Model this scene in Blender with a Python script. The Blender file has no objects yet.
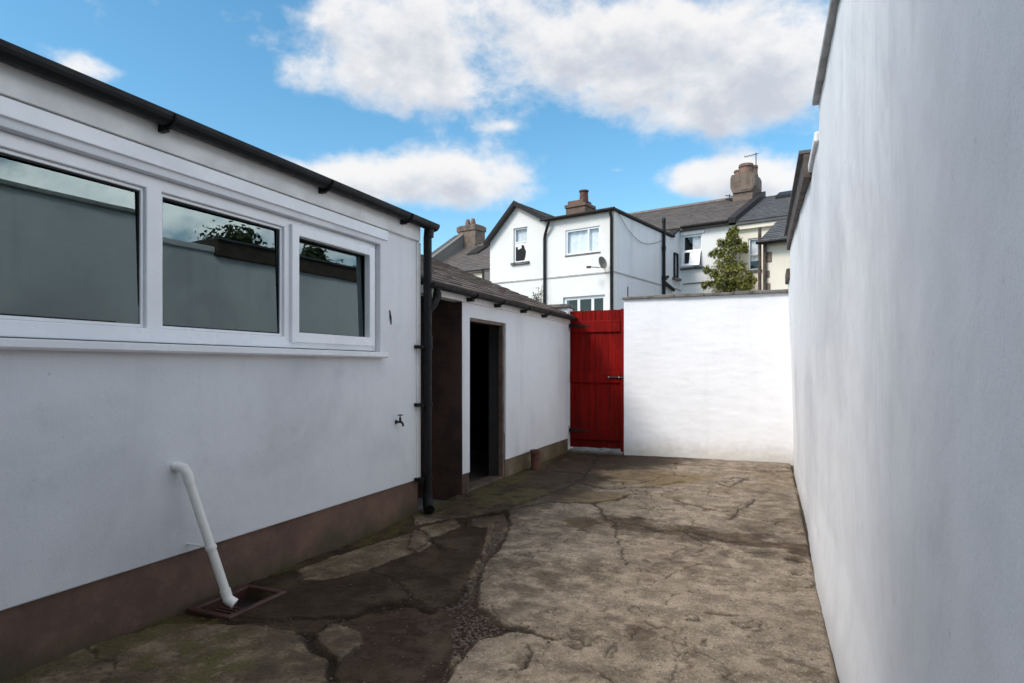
import bpy, math, random
import numpy as np
from mathutils import Vector, Matrix, Euler
random.seed(7)
R = math.radians
scene = bpy.context.scene
COL = scene.collection

# ------------------------------------------------------------------ survey of the yard
F = 620.0; HZ = 367.0; EYE = 1.25; YAW = R(23.0)
CY, SY = math.cos(YAW), math.sin(YAW)
def ray(u, v):
    r = (u - 512.0) / F
    return (r * CY - SY, r * SY + CY, (HZ - v) / F)
def ground_pt(u, v, z=0.0):
    d = ray(u, v); t = (z - EYE) / d[2]
    return (d[0] * t, d[1] * t)
def at_x(u, v, X):
    d = ray(u, v); t = X / d[0]
    return (d[1] * t, EYE + d[2] * t)          # y, z
def at_y(u, v, Y):
    d = ray(u, v); t = Y / d[1]
    return (d[0] * t, EYE + d[2] * t)          # x, z

# ------------------------------------------------------------------ mesh builder
class MB:
    def __init__(s): s.v = []; s.f = []; s.r = []
    def face(s, pts, rnd=0.0):
        i = len(s.v); s.v += [tuple(p) for p in pts]; s.f.append(tuple(range(i, i + len(pts)))); s.r.append(rnd)
    def mesh(s, vs, fs, rnd=0.0):
        i = len(s.v); s.v += [tuple(p) for p in vs]
        for f in fs: s.f.append(tuple(i + k for k in f)); s.r.append(rnd)
    def box(s, x0, x1, y0, y1, z0, z1, rnd=0.0, M=None):
        vs = [Vector((x, y, z)) for z in (z0, z1) for y in (y0, y1) for x in (x0, x1)]
        if M is not None: vs = [M @ p for p in vs]
        s.mesh(vs, [(0, 2, 3, 1), (4, 5, 7, 6), (0, 1, 5, 4), (2, 6, 7, 3), (0, 4, 6, 2), (1, 3, 7, 5)], rnd)
    def prism(s, pts, axis, a, b, rnd=0.0):
        """2D polygon extruded along axis ('x': pts are (y,z); 'y': (x,z); 'z': (x,y))"""
        def m(p, t):
            return {'x': (t, p[0], p[1]), 'y': (p[0], t, p[1]), 'z': (p[0], p[1], t)}[axis]
        n = len(pts); vs = [m(p, a) for p in pts] + [m(p, b) for p in pts]
        fs = [tuple(range(n)), tuple(range(2 * n - 1, n - 1, -1))]
        fs += [(i, n + i, n + (i + 1) % n, (i + 1) % n) for i in range(n)]
        s.mesh(vs, fs, rnd)
    def tube(s, path, r, n=12, cap=True, rnd=0.0):
        path = [Vector(p) for p in path]; rs = r if isinstance(r, (list, tuple)) else [r] * len(path)
        rings = []; up = None
        for i, p in enumerate(path):
            t = (path[min(i + 1, len(path) - 1)] - path[max(i - 1, 0)]).normalized()
            if up is None:
                up = Vector((0, 0, 1)) if abs(t.z) < .9 else Vector((1, 0, 0))
            a = t.cross(up)
            if a.length < 1e-4: a = t.cross(Vector((1, .3, .1)))
            a.normalize(); b = a.cross(t).normalized(); up = b
            rings.append([p + (a * math.cos(2 * math.pi * k / n) + b * math.sin(2 * math.pi * k / n)) * rs[i] for k in range(n)])
        vs = [q for ring in rings for q in ring]; fs = []
        for i in range(len(rings) - 1):
            for k in range(n):
                fs.append((i * n + k, i * n + (k + 1) % n, (i + 1) * n + (k + 1) % n, (i + 1) * n + k))
        if cap: fs += [tuple(range(n - 1, -1, -1)), tuple(range((len(rings) - 1) * n, len(rings) * n))]
        s.mesh(vs, fs, rnd)
    def lathe(s, prof, n=16, c=(0, 0, 0), M=None, rnd=0.0):
        vs = []
        for (r, z) in prof:
            for k in range(n):
                a = 2 * math.pi * k / n
                p = Vector((r * math.cos(a), r * math.sin(a), z))
                if M is not None: p = M @ p
                vs.append((p.x + c[0], p.y + c[1], p.z + c[2]))
        fs = []
        for i in range(len(prof) - 1):
            for k in range(n): fs.append((i * n + k, i * n + (k + 1) % n, (i + 1) * n + (k + 1) % n, (i + 1) * n + k))
        fs += [tuple(range(n - 1, -1, -1)), tuple(range((len(prof) - 1) * n, len(prof) * n))]
        s.mesh(vs, fs, rnd)
    def wall(s, a0, a1, z0, z1, holes, b0, b1, plane='y'):
        """wall with rectangular openings; plane 'y': a is x, thickness along y; 'x': a is y, thickness along x"""
        A = sorted({a0, a1, *[h[0] for h in holes], *[h[1] for h in holes]})
        Z = sorted({z0, z1, *[h[2] for h in holes], *[h[3] for h in holes]})
        def solid(i, j):
            if i < 0 or j < 0 or i >= len(A) - 1 or j >= len(Z) - 1: return False
            ca, cz = (A[i] + A[i + 1]) / 2, (Z[j] + Z[j + 1]) / 2
            return not any(h[0] < ca < h[1] and h[2] < cz < h[3] for h in holes)
        vid = {}; vs = []; fs = []
        def V(i, j, b):
            if (i, j, b) not in vid:
                vid[(i, j, b)] = len(vs)
                t = b0 if b == 0 else b1
                vs.append((A[i], t, Z[j]) if plane == 'y' else (t, A[i], Z[j]))
            return vid[(i, j, b)]
        for i in range(len(A) - 1):
            for j in range(len(Z) - 1):
                if not solid(i, j): continue
                fs.append((V(i, j, 0), V(i + 1, j, 0), V(i + 1, j + 1, 0), V(i, j + 1, 0)))
                fs.append((V(i, j, 1), V(i, j + 1, 1), V(i + 1, j + 1, 1), V(i + 1, j, 1)))
                if not solid(i - 1, j): fs.append((V(i, j, 0), V(i, j + 1, 0), V(i, j + 1, 1), V(i, j, 1)))
                if not solid(i + 1, j): fs.append((V(i + 1, j, 0), V(i + 1, j, 1), V(i + 1, j + 1, 1), V(i + 1, j + 1, 0)))
                if not solid(i, j - 1): fs.append((V(i, j, 0), V(i, j, 1), V(i + 1, j, 1), V(i + 1, j, 0)))
                if not solid(i, j + 1): fs.append((V(i, j + 1, 0), V(i + 1, j + 1, 0), V(i + 1, j + 1, 1), V(i, j + 1, 1)))
        s.mesh(vs, fs)
    def frame(s, a0, a1, z0, z1, w, b0, b1, plane='y'):
        s.wall(a0, a1, z0, z1, [(a0 + w, a1 - w, z0 + w, z1 - w)], b0, b1, plane)
    def build(s, name, mat, parent=None, smooth=False, bevel=0.0, attr=False, recalc=True):
        me = bpy.data.meshes.new(name); me.from_pydata(s.v, [], s.f)
        if attr:
            at = me.attributes.new('rnd', 'FLOAT', 'FACE'); at.data.foreach_set('value', s.r)
        if recalc:
            import bmesh
            bm = bmesh.new(); bm.from_mesh(me); bmesh.ops.recalc_face_normals(bm, faces=bm.faces); bm.to_mesh(me); bm.free()
        if smooth:
            me.polygons.foreach_set('use_smooth', [True] * len(me.polygons))
        me.materials.append(mat); me.update()
        o = bpy.data.objects.new(name, me); COL.objects.link(o)
        if parent is not None: o.parent = parent
        if smooth:
            try: me.set_sharp_from_angle(angle=R(40))
            except Exception: pass
        if bevel:
            m = o.modifiers.new('bevel', 'BEVEL'); m.width = bevel; m.segments = 2; m.limit_method = 'ANGLE'; m.angle_limit = R(50)
        return o

def tag(o, label=None, cat=None, group=None, kind=None):
    if label: o['label'] = label
    if cat: o['category'] = cat
    if group: o['group'] = group
    if kind: o['kind'] = kind
    return o
def thing(name, label, cat, loc=(0, 0, 0), rz=0.0, group=None):
    o = bpy.data.objects.new(name, None); COL.objects.link(o); o.empty_display_size = .2
    o.location = loc; o.rotation_euler = (0, 0, rz)
    return tag(o, label, cat, group)

# ------------------------------------------------------------------ material helpers
class G:
    """tiny node graph helper"""
    def __init__(s, nt): s.nt = nt; s.n = nt.nodes; s.l = nt.links
    def node(s, t, **kw):
        nd = s.n.new(t)
        for k, v in kw.items(): setattr(nd, k, v)
        return nd
    def put(s, sock, v):
        if isinstance(v, bpy.types.NodeSocket): s.l.new(v, sock)
        elif v is not None:
            if isinstance(v, (tuple, list)) and len(v) == 3 and sock.type == 'RGBA': v = (*v, 1)
            sock.default_value = v
    def m(s, op, a, b=None, c=None, clamp=False):
        nd = s.node('ShaderNodeMath', operation=op, use_clamp=clamp)
        for i, v in enumerate((a, b, c)): s.put(nd.inputs[i], v)
        return nd.outputs[0]
    def vm(s, op, a, b=None, scale=None):
        nd = s.node('ShaderNodeVectorMath', operation=op); s.put(nd.inputs[0], a)
        if b is not None: s.put(nd.inputs[1], b)
        if scale is not None: s.put(nd.inputs[3], scale)
        return nd.outputs['Value'] if op in ('DOT_PRODUCT', 'LENGTH', 'DISTANCE') else nd.outputs[0]
    def mix(s, f, a, b, mode='MIX'):
        nd = s.node('ShaderNodeMix', data_type='RGBA', blend_type=mode)
        s.put(nd.inputs[0], f); s.put(nd.inputs[6], a); s.put(nd.inputs[7], b)
        return nd.outputs[2]
    def noise(s, vec, scale, detail=5, rough=.55, dist=0.0):
        nd = s.node('ShaderNodeTexNoise'); s.put(nd.inputs['Vector'], vec)
        nd.inputs['Scale'].default_value = scale; nd.inputs['Detail'].default_value = detail
        nd.inputs['Roughness'].default_value = rough; nd.inputs['Distortion'].default_value = dist
        return nd.outputs[0]
    def vor(s, vec, scale, feature='F1', out=0):
        nd = s.node('ShaderNodeTexVoronoi', feature=feature); s.put(nd.inputs['Vector'], vec); nd.inputs['Scale'].default_value = scale
        return nd.outputs[out]
    def ramp(s, f, lo, hi, a=0.0, b=1.0, smooth=True):
        nd = s.node('ShaderNodeMapRange', interpolation_type='SMOOTHSTEP' if smooth else 'LINEAR')
        s.put(nd.inputs[0], f)
        for i, v in enumerate((lo, hi, a, b)): s.put(nd.inputs[i + 1], v)
        return nd.outputs[0]
    def bump(s, h, strength=.3, dist=.01, nrm=None):
        nd = s.node('ShaderNodeBump'); nd.inputs['Strength'].default_value = strength; nd.inputs['Distance'].default_value = dist
        s.put(nd.inputs['Height'], h)
        if nrm is not None: s.put(nd.inputs['Normal'], nrm)
        return nd.outputs[0]
    def attr(s, name):
        nd = s.node('ShaderNodeAttribute', attribute_name=name); return nd.outputs['Fac']
    def scale(s, vec, xyz):
        nd = s.node('ShaderNodeMapping'); s.put(nd.inputs[0], vec); nd.inputs['Scale'].default_value = xyz; return nd.outputs[0]
def mat(name, fn):
    m = bpy.data.materials.new(name); m.use_nodes = True; nt = m.node_tree; nt.nodes.clear(); g = G(nt)
    out = g.node('ShaderNodeOutputMaterial'); bs = g.node('ShaderNodeBsdfPrincipled'); g.l.new(bs.outputs[0], out.inputs[0])
    g.bs = bs; g.out = out
    g.pos = g.node('ShaderNodeNewGeometry').outputs['Position']
    g.obj = g.node('ShaderNodeTexCoord').outputs['Object']
    def setp(color=None, rough=None, normal=None, metal=None, spec=None):
        g.put(bs.inputs['Base Color'], color); g.put(bs.inputs['Roughness'], rough)
        if normal is not None: g.put(bs.inputs['Normal'], normal)
        g.put(bs.inputs['Metallic'], metal); g.put(bs.inputs['Specular IOR Level'], spec)
    g.setp = setp; fn(g); return m

def render_mat(name, base=(.78, .79, .80), dirt=(.42, .43, .44), amount=.45, streak=.35, grain=.5, foot=0.0, foot_col=(.30, .27, .2), scl=1.0):
    """painted, trowelled render: mottled grime, weather streaks and grain"""
    def fn(g):
        p = g.pos
        big = g.noise(p, .9 * scl, 6, .6, .4)
        med = g.noise(p, 5.5 * scl, 6, .65)
        stv = g.scale(p, (3.2 * scl, 3.2 * scl, .28 * scl))
        st = g.noise(stv, 1.6, 6, .65, .3)
        fine = g.noise(p, 85 * scl, 4, .6)
        k = g.m('MULTIPLY', g.ramp(big, .42, .72), amount)
        k2 = g.m('MULTIPLY', g.ramp(st, .52, .78), streak)
        k3 = g.m('MULTIPLY', g.ramp(med, .55, .8), amount * .5)
        spots = g.m('MULTIPLY', g.ramp(g.noise(p, 34 * scl, 3, .5), .70, .735), .5 * amount + .08)
        grit = g.noise(p, 330 * scl, 3, .65); grit2 = g.noise(p, 120 * scl, 4, .7)
        tot = g.m('ADD', g.m('ADD', k, k2), g.m('ADD', k3, spots), clamp=True)
        col = g.mix(tot, base, dirt)
        col = g.mix(g.m('MULTIPLY', g.ramp(fine, .35, .65), .08), col, (.9, .9, .9))
        col = g.mix(g.m('MULTIPLY', g.ramp(grit, .52, .66), .26), col, dirt)
        col = g.mix(g.m('MULTIPLY', g.ramp(grit2, .55, .68), .13), col, dirt)
        if foot > 0:
            z = g.node('ShaderNodeSeparateXYZ'); g.l.new(p, z.inputs[0])
            edge = g.m('ADD', z.outputs[2], g.m('MULTIPLY', g.m('SUBTRACT', med, .5), .35))
            col = g.mix(g.m('MULTIPLY', g.ramp(edge, .0, foot, 1, 0), .55), col, foot_col)
        h = g.m('ADD', g.m('MULTIPLY', fine, .6), g.m('MULTIPLY', g.noise(p, 260 * scl, 2, .5), .35))
        n = g.bump(h, grain, .004)
        n = g.bump(g.noise(p, 7 * scl, 4, .5), .22, .02, n)
        g.setp(col, g.ramp(med, .3, .7, .72, .9), n, spec=.3)
    return mat(name, fn)

def plain(name, col, rough=.5, var=.25, scale=14.0, bump=.12, metal=0.0, spec=.5, col2=None):
    def fn(g):
        n1 = g.noise(g.pos, scale, 5, .6); n2 = g.noise(g.pos, scale * 7, 4, .6)
        dk = col2 or tuple(c * (1 - var) for c in col)
        c = g.mix(g.ramp(n1, .38, .7), col, dk)
        c = g.mix(g.m('MULTIPLY', g.ramp(n2, .55, .75), var * .6), c, tuple(min(1, x * 1.4 + .015) for x in col))
        g.setp(c, g.ramp(n1, .3, .7, max(.05, rough - .08), min(1, rough + .1)), g.bump(n2, bump, .003), metal, spec)
    return mat(name, fn)

M = {}
M['left_render'] = render_mat('left_render', (.73, .735, .755), (.42, .43, .455), .50, .18, .5)
M['right_render'] = render_mat('right_render', (.80, .795, .80), (.40, .40, .43), .40, .34, .20, .3, (.5, .49, .47))
M['back_render'] = render_mat('back_render', (.83, .83, .845), (.6, .59, .58), .18, .2, 1.0, .3, (.40, .36, .27))
M['shed_render'] = render_mat('shed_render', (.74, .745, .765), (.42, .43, .45), .35, .35, .6)
M['house_white'] = render_mat('house_white', (.76, .75, .725), (.55, .53, .48), .25, .38, .3, scl=.45)
M['house_side'] = render_mat('house_side', (.72, .74, .78), (.50, .51, .53), .2, .5, .3, scl=.45)  # cooler copy of house_white: shade on the side wall put into the colour
M['house_cream'] = render_mat('house_cream', (.76, .70, .58), (.50, .44, .34), .25, .25, .3, scl=.45)
M['house_grey'] = render_mat('house_grey', (.15, .135, .12), (.09, .082, .075), .4, .3, .3, scl=.6)

def plinth_fn(g):
    p = g.pos
    a = g.noise(p, 3.0, 6, .65); b = g.noise(p, 16, 5, .6); c = g.noise(g.scale(p, (1, 1, .5)), 1.6, 5, .6)
    col = g.mix(g.ramp(a, .35, .7), (.170, .094, .064), (.110, .064, .046))
    col = g.mix(g.m('MULTIPLY', g.ramp(b, .5, .75), .4), col, (.21, .14, .11))
    z = g.node('ShaderNodeSeparateXYZ'); g.l.new(p, z.inputs[0])
    e = g.m('ADD', z.outputs[2], g.m('MULTIPLY', g.m('SUBTRACT', c, .5), .9))
    col = g.mix(g.m('MULTIPLY', g.ramp(e, -.02, .16, 1, 0), .8), col, (.052, .050, .022))
    g.setp(col, g.ramp(a, .3, .7, .55, .85), g.bump(g.m('ADD', b, g.noise(p, 90, 3, .6)), .45, .006))
M['plinth'] = mat('plinth_paint', plinth_fn)
def shedplinth_fn(g):
    p = g.pos
    a = g.noise(p, 4.0, 6, .65); b = g.noise(p, 22, 5, .6); c = g.noise(p, 2.2, 5, .6)
    col = g.mix(g.ramp(a, .35, .68), (.23, .165, .115), (.12, .085, .056))
    z = g.node('ShaderNodeSeparateXYZ'); g.l.new(p, z.inputs[0])
    e = g.m('ADD', z.outputs[2], g.m('MULTIPLY', g.m('SUBTRACT', c, .5), .9))
    col = g.mix(g.m('MULTIPLY', g.ramp(e, .0, .25, 1, 0), .8), col, (.085, .066, .026))
    g.setp(col, .8, g.bump(g.m('ADD', b, g.noise(p, 90, 3, .6)), .6, .01))
M['shed_plinth'] = mat('shed_plinth', shedplinth_fn)
def brown_fn(g):
    p = g.pos
    br = g.node('ShaderNodeTexBrick'); 
    sx = g.node('ShaderNodeSeparateXYZ'); g.l.new(p, sx.inputs[0]); cb = g.node('ShaderNodeCombineXYZ')
    g.l.new(sx.outputs[0], cb.inputs[0]); g.l.new(sx.outputs[2], cb.inputs[1]); g.l.new(cb.outputs[0], br.inputs[0])
    br.inputs['Scale'].default_value = 1.0; br.inputs['Brick Width'].default_value = .225; br.inputs['Row Height'].default_value = .075; br.inputs['Mortar Size'].default_value = .008
    a = g.noise(p, 3, 6, .6); b = g.noise(p, 30, 4, .6)
    col = g.mix(g.ramp(a, .35, .7), (.070, .036, .026), (.030, .017, .013))
    g.setp(col, .6, g.bump(g.m('ADD', g.m('MULTIPLY', br.outputs['Fac'], -.8), b), .35, .006))
M['brown_brick'] = mat('brown_painted_brick', brown_fn)
M['upvc'] = plain('white_upvc', (.80, .81, .83), .28, .07, 3, .02, spec=.5)
M['fascia'] = plain('white_fascia', (.74, .73, .71), .45, .16, 4, .05)
M['black'] = plain('black_plastic', (.008, .008, .009), .5, .3, 12, .05, spec=.25)
M['black_rough'] = plain('black_gutter_iron', (.018, .016, .016), .65, .4, 20, .2, spec=.25)
M['stone'] = plain('coping_stone', (.17, .155, .14), .85, .5, 9, .6, col2=(.065, .058, .05))
M['pale_stone'] = plain('pale_coping', (.42, .41, .40), .8, .4, 9, .5)
M['dark_wood'] = plain('dark_timber', (.085, .058, .042), .7, .5, 9, .4)
M['jamb'] = plain('brown_jamb_paint', (.15, .10, .075), .6, .4, 9, .3)
M['pipe_white'] = plain('white_waste_pipe', (.76, .75, .71), .3, .08, 8, .02)
M['gully'] = plain('brick_red_gully', (.058, .022, .017), .5, .5, 14, .25)
M['gully_dark'] = plain('gully_mud', (.012, .009, .008), .35, .5, 20, .5)
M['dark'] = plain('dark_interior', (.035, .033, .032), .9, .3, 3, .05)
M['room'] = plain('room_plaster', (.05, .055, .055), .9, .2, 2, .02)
M['iron'] = plain('black_iron', (.018, .016, .016), .5, .4, 30, .3, metal=.3)
M['brass'] = plain('worn_bolt_metal', (.45, .38, .28), .35, .3, 40, .1, metal=.9)
M['terracotta'] = plain('terracotta', (.115, .045, .032), .8, .4, 20, .3)
M['chim_brick'] = plain('chimney_brick', (.15, .088, .064), .85, .6, 5, .6, col2=(.10, .075, .062))
M['chim_render'] = plain('chimney_render', (.175, .128, .10), .9, .45, 3, .5, col2=(.095, .078, .066))
M['pot'] = plain('chimney_pot_clay', (.19, .115, .085), .8, .4, 6, .2)
M['dish'] = plain('dish_grey', (.20, .175, .15), .5, .2, 12, .05)
M['lead'] = plain('lead_flashing', (.13, .13, .14), .6, .3, 10, .2)
M['curtain'] = plain('net_curtain', (.84, .84, .83), .9, .15, 6, .1)
M['bark'] = plain('bark', (.10, .075, .05), .9, .5, 20, .6)

def red_fn(g):
    p = g.pos
    a = g.noise(g.scale(p, (12, 1, .8)), 1.6, 6, .65); b = g.noise(p, 5, 5, .6); f = g.noise(g.scale(p, (60, 10, 2.5)), 1.5, 5, .6)
    col = g.mix(g.ramp(a, .35, .7), (.23, .0065, .0045), (.115, .004, .0035))
    col = g.mix(g.m('MULTIPLY', g.ramp(b, .58, .75), .4), col, (.30, .018, .016))
    col = g.mix(g.m('MULTIPLY', g.ramp(f, .66, .76), .25), col, (.07, .01, .01))
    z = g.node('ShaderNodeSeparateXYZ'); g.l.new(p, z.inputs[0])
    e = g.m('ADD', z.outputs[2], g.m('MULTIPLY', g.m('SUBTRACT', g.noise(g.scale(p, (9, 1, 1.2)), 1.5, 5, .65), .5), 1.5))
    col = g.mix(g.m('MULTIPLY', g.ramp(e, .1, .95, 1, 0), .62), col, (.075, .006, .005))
    ch = g.noise(g.scale(p, (22, 5, 7)), 1.5, 5, .7); col = g.mix(g.m('MULTIPLY', g.ramp(ch, .67, .70), .7), col, (.10, .045, .035))
    g.setp(col, g.ramp(b, .3, .7, .42, .6), g.bump(f, .25, .003), spec=.07)
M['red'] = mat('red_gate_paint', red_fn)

def slate_fn(c1, c2, moss):
    def fn(g):
        rnd = g.attr('rnd'); p = g.pos
        a = g.noise(p, 6, 6, .65); b = g.noise(p, 40, 4, .6); l = g.noise(p, 1.3, 5, .6)
        col = g.mix(rnd, c1, c2)
        col = g.mix(g.m('MULTIPLY', g.ramp(a, .45, .7), .5), col, tuple(x * 1.7 + .01 for x in c2))
        col = g.mix(g.m('MULTIPLY', g.ramp(g.m('MULTIPLY', g.m('ADD', l, a), .5), .52, .66), moss), col, (.12, .115, .075))
        g.setp(col, g.ramp(a, .3, .7, .5, .8), g.bump(b, .5, .006))
    return fn
M['slate'] = mat('brown_grey_slate', slate_fn((.125, .085, .066), (.062, .045, .037), .35))
M['slate_far'] = mat('grey_slate', slate_fn((.115, .092, .080), (.068, .058, .053), .25))
M['slate_blue'] = mat('blue_grey_slate', slate_fn((.085, .083, .088), (.055, .054, .058), .12))

def glass_fn(tint, reflect, ripple=True):
    def fn(g):
        tr = g.node('ShaderNodeBsdfTransparent'); tr.inputs[0].default_value = (*tint, 1)
        gl = g.node('ShaderNodeBsdfGlossy'); gl.inputs['Roughness'].default_value = .004; gl.inputs[0].default_value = (.80, .97, .96, 1)
        # float glass is never perfectly flat: a slow ripple bends the reflections
        if ripple: g.put(gl.inputs['Normal'], g.bump(g.noise(g.pos, 1.6, 2, .4), .05, .02))
        fr = g.node('ShaderNodeFresnel'); fr.inputs[0].default_value = reflect
        mx = g.node('ShaderNodeMixShader'); bk = g.node('ShaderNodeNewGeometry').outputs['Backfacing']; g.put(mx.inputs[0], g.m('MULTIPLY', fr.outputs[0], g.m('SUBTRACT', 1.0, bk))); g.l.new(tr.outputs[0], mx.inputs[1]); g.l.new(gl.outputs[0], mx.inputs[2])
        g.l.new(mx.outputs[0], g.out.inputs[0])
    return fn
M['glass'] = mat('window_glass', glass_fn((.50, .57, .58), 2.25))
M['glass_bright'] = mat('sky_facing_glass', glass_fn((.96, .97, .98), 1.8, False))
M['glass_far'] = mat('far_window_glass', glass_fn((.93, .94, .95), 1.55, False))

def leaf_fn(c1, c2, c3):
    def fn(g):
        rnd = g.attr('rnd')
        col = g.mix(rnd, c1, c2)
        col = g.mix(g.ramp(g.noise(g.pos, 2.2, 3, .6), .5, .72), col, c3)
        g.setp(col, .5, spec=.4)
        tl = g.node('ShaderNodeBsdfTranslucent'); g.put(tl.inputs[0], col)
        mx = g.node('ShaderNodeMixShader'); mx.inputs[0].default_value = .3
        g.l.new(g.bs.outputs[0], mx.inputs[1]); g.l.new(tl.outputs[0], mx.inputs[2]); g.l.new(mx.outputs[0], g.out.inputs[0])
    return fn
M['leaf'] = mat('ivy_leaf', leaf_fn((.10, .12, .020), (.235, .235, .055), (.29, .26, .085)))
M['leaf_dark'] = mat('tree_leaf', leaf_fn((.03, .05, .015), (.06, .085, .025), (.07, .09, .03)))
M['twig'] = plain('dry_twig', (.10, .09, .075), .9, .3, 30, .2)

# ------------------------------------------------------------------ numpy noise for the ground
rs = np.random.RandomState(11)
TAB = rs.rand(256, 256)
def vnoise(x, y):
    xi = np.floor(x).astype(int); yi = np.floor(y).astype(int); fx = x - xi; fy = y - yi
    fx = fx * fx * (3 - 2 * fx); fy = fy * fy * (3 - 2 * fy)
    a = TAB[xi & 255, yi & 255]; b = TAB[(xi + 1) & 255, yi & 255]; c = TAB[xi & 255, (yi + 1) & 255]; d = TAB[(xi + 1) & 255, (yi + 1) & 255]
    return a + (b - a) * fx + (c - a) * fy + (a - b - c + d) * fx * fy
def fbm(x, y, oct=5, gain=.5):
    s = 0; amp = 1; tot = 0
    for i in range(oct):
        s = s + amp * vnoise(x * 2 ** i + 17.3 * i, y * 2 ** i + 9.1 * i); tot += amp; amp *= gain
    return s / tot
def sstep(x, a, b):
    t = np.clip((x - a) / (b - a), 0, 1); return t * t * (3 - 2 * t)
def seg_dist(x, y, pts, closed=False):
    d = np.full(x.shape, 1e9); n = len(pts)
    for i in range(n if closed else n - 1):
        ax, ay = pts[i]; bx, by = pts[(i + 1) % n]
        vx, vy = bx - ax, by - ay; L = vx * vx + vy * vy + 1e-12
        t = np.clip(((x - ax) * vx + (y - ay) * vy) / L, 0, 1)
        d = np.minimum(d, np.hypot(x - ax - t * vx, y - ay - t * vy))
    return d
def inside(x, y, pts):
    r = np.zeros(x.shape, bool); n = len(pts)
    for i in range(n):
        ax, ay = pts[i]; bx, by = pts[(i + 1) % n]
        c = ((ay > y) != (by > y)); den = (by - ay) if abs(by - ay) > 1e-9 else 1e-9
        r ^= c & (x < (bx - ax) * (y - ay) / den + ax)
    return r
def sdf(x, y, pts):
    d = seg_dist(x, y, pts, True); return np.where(inside(x, y, pts), -d, d)

XL = -2.80           # plane of the left building
def xr(y): return .283 - .0085 * y - .045 * np.log1p(np.exp((2.35 - np.asarray(y, float)) / .12)) * .12     # foot of the right wall
YB = 8.80            # back wall plane

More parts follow.
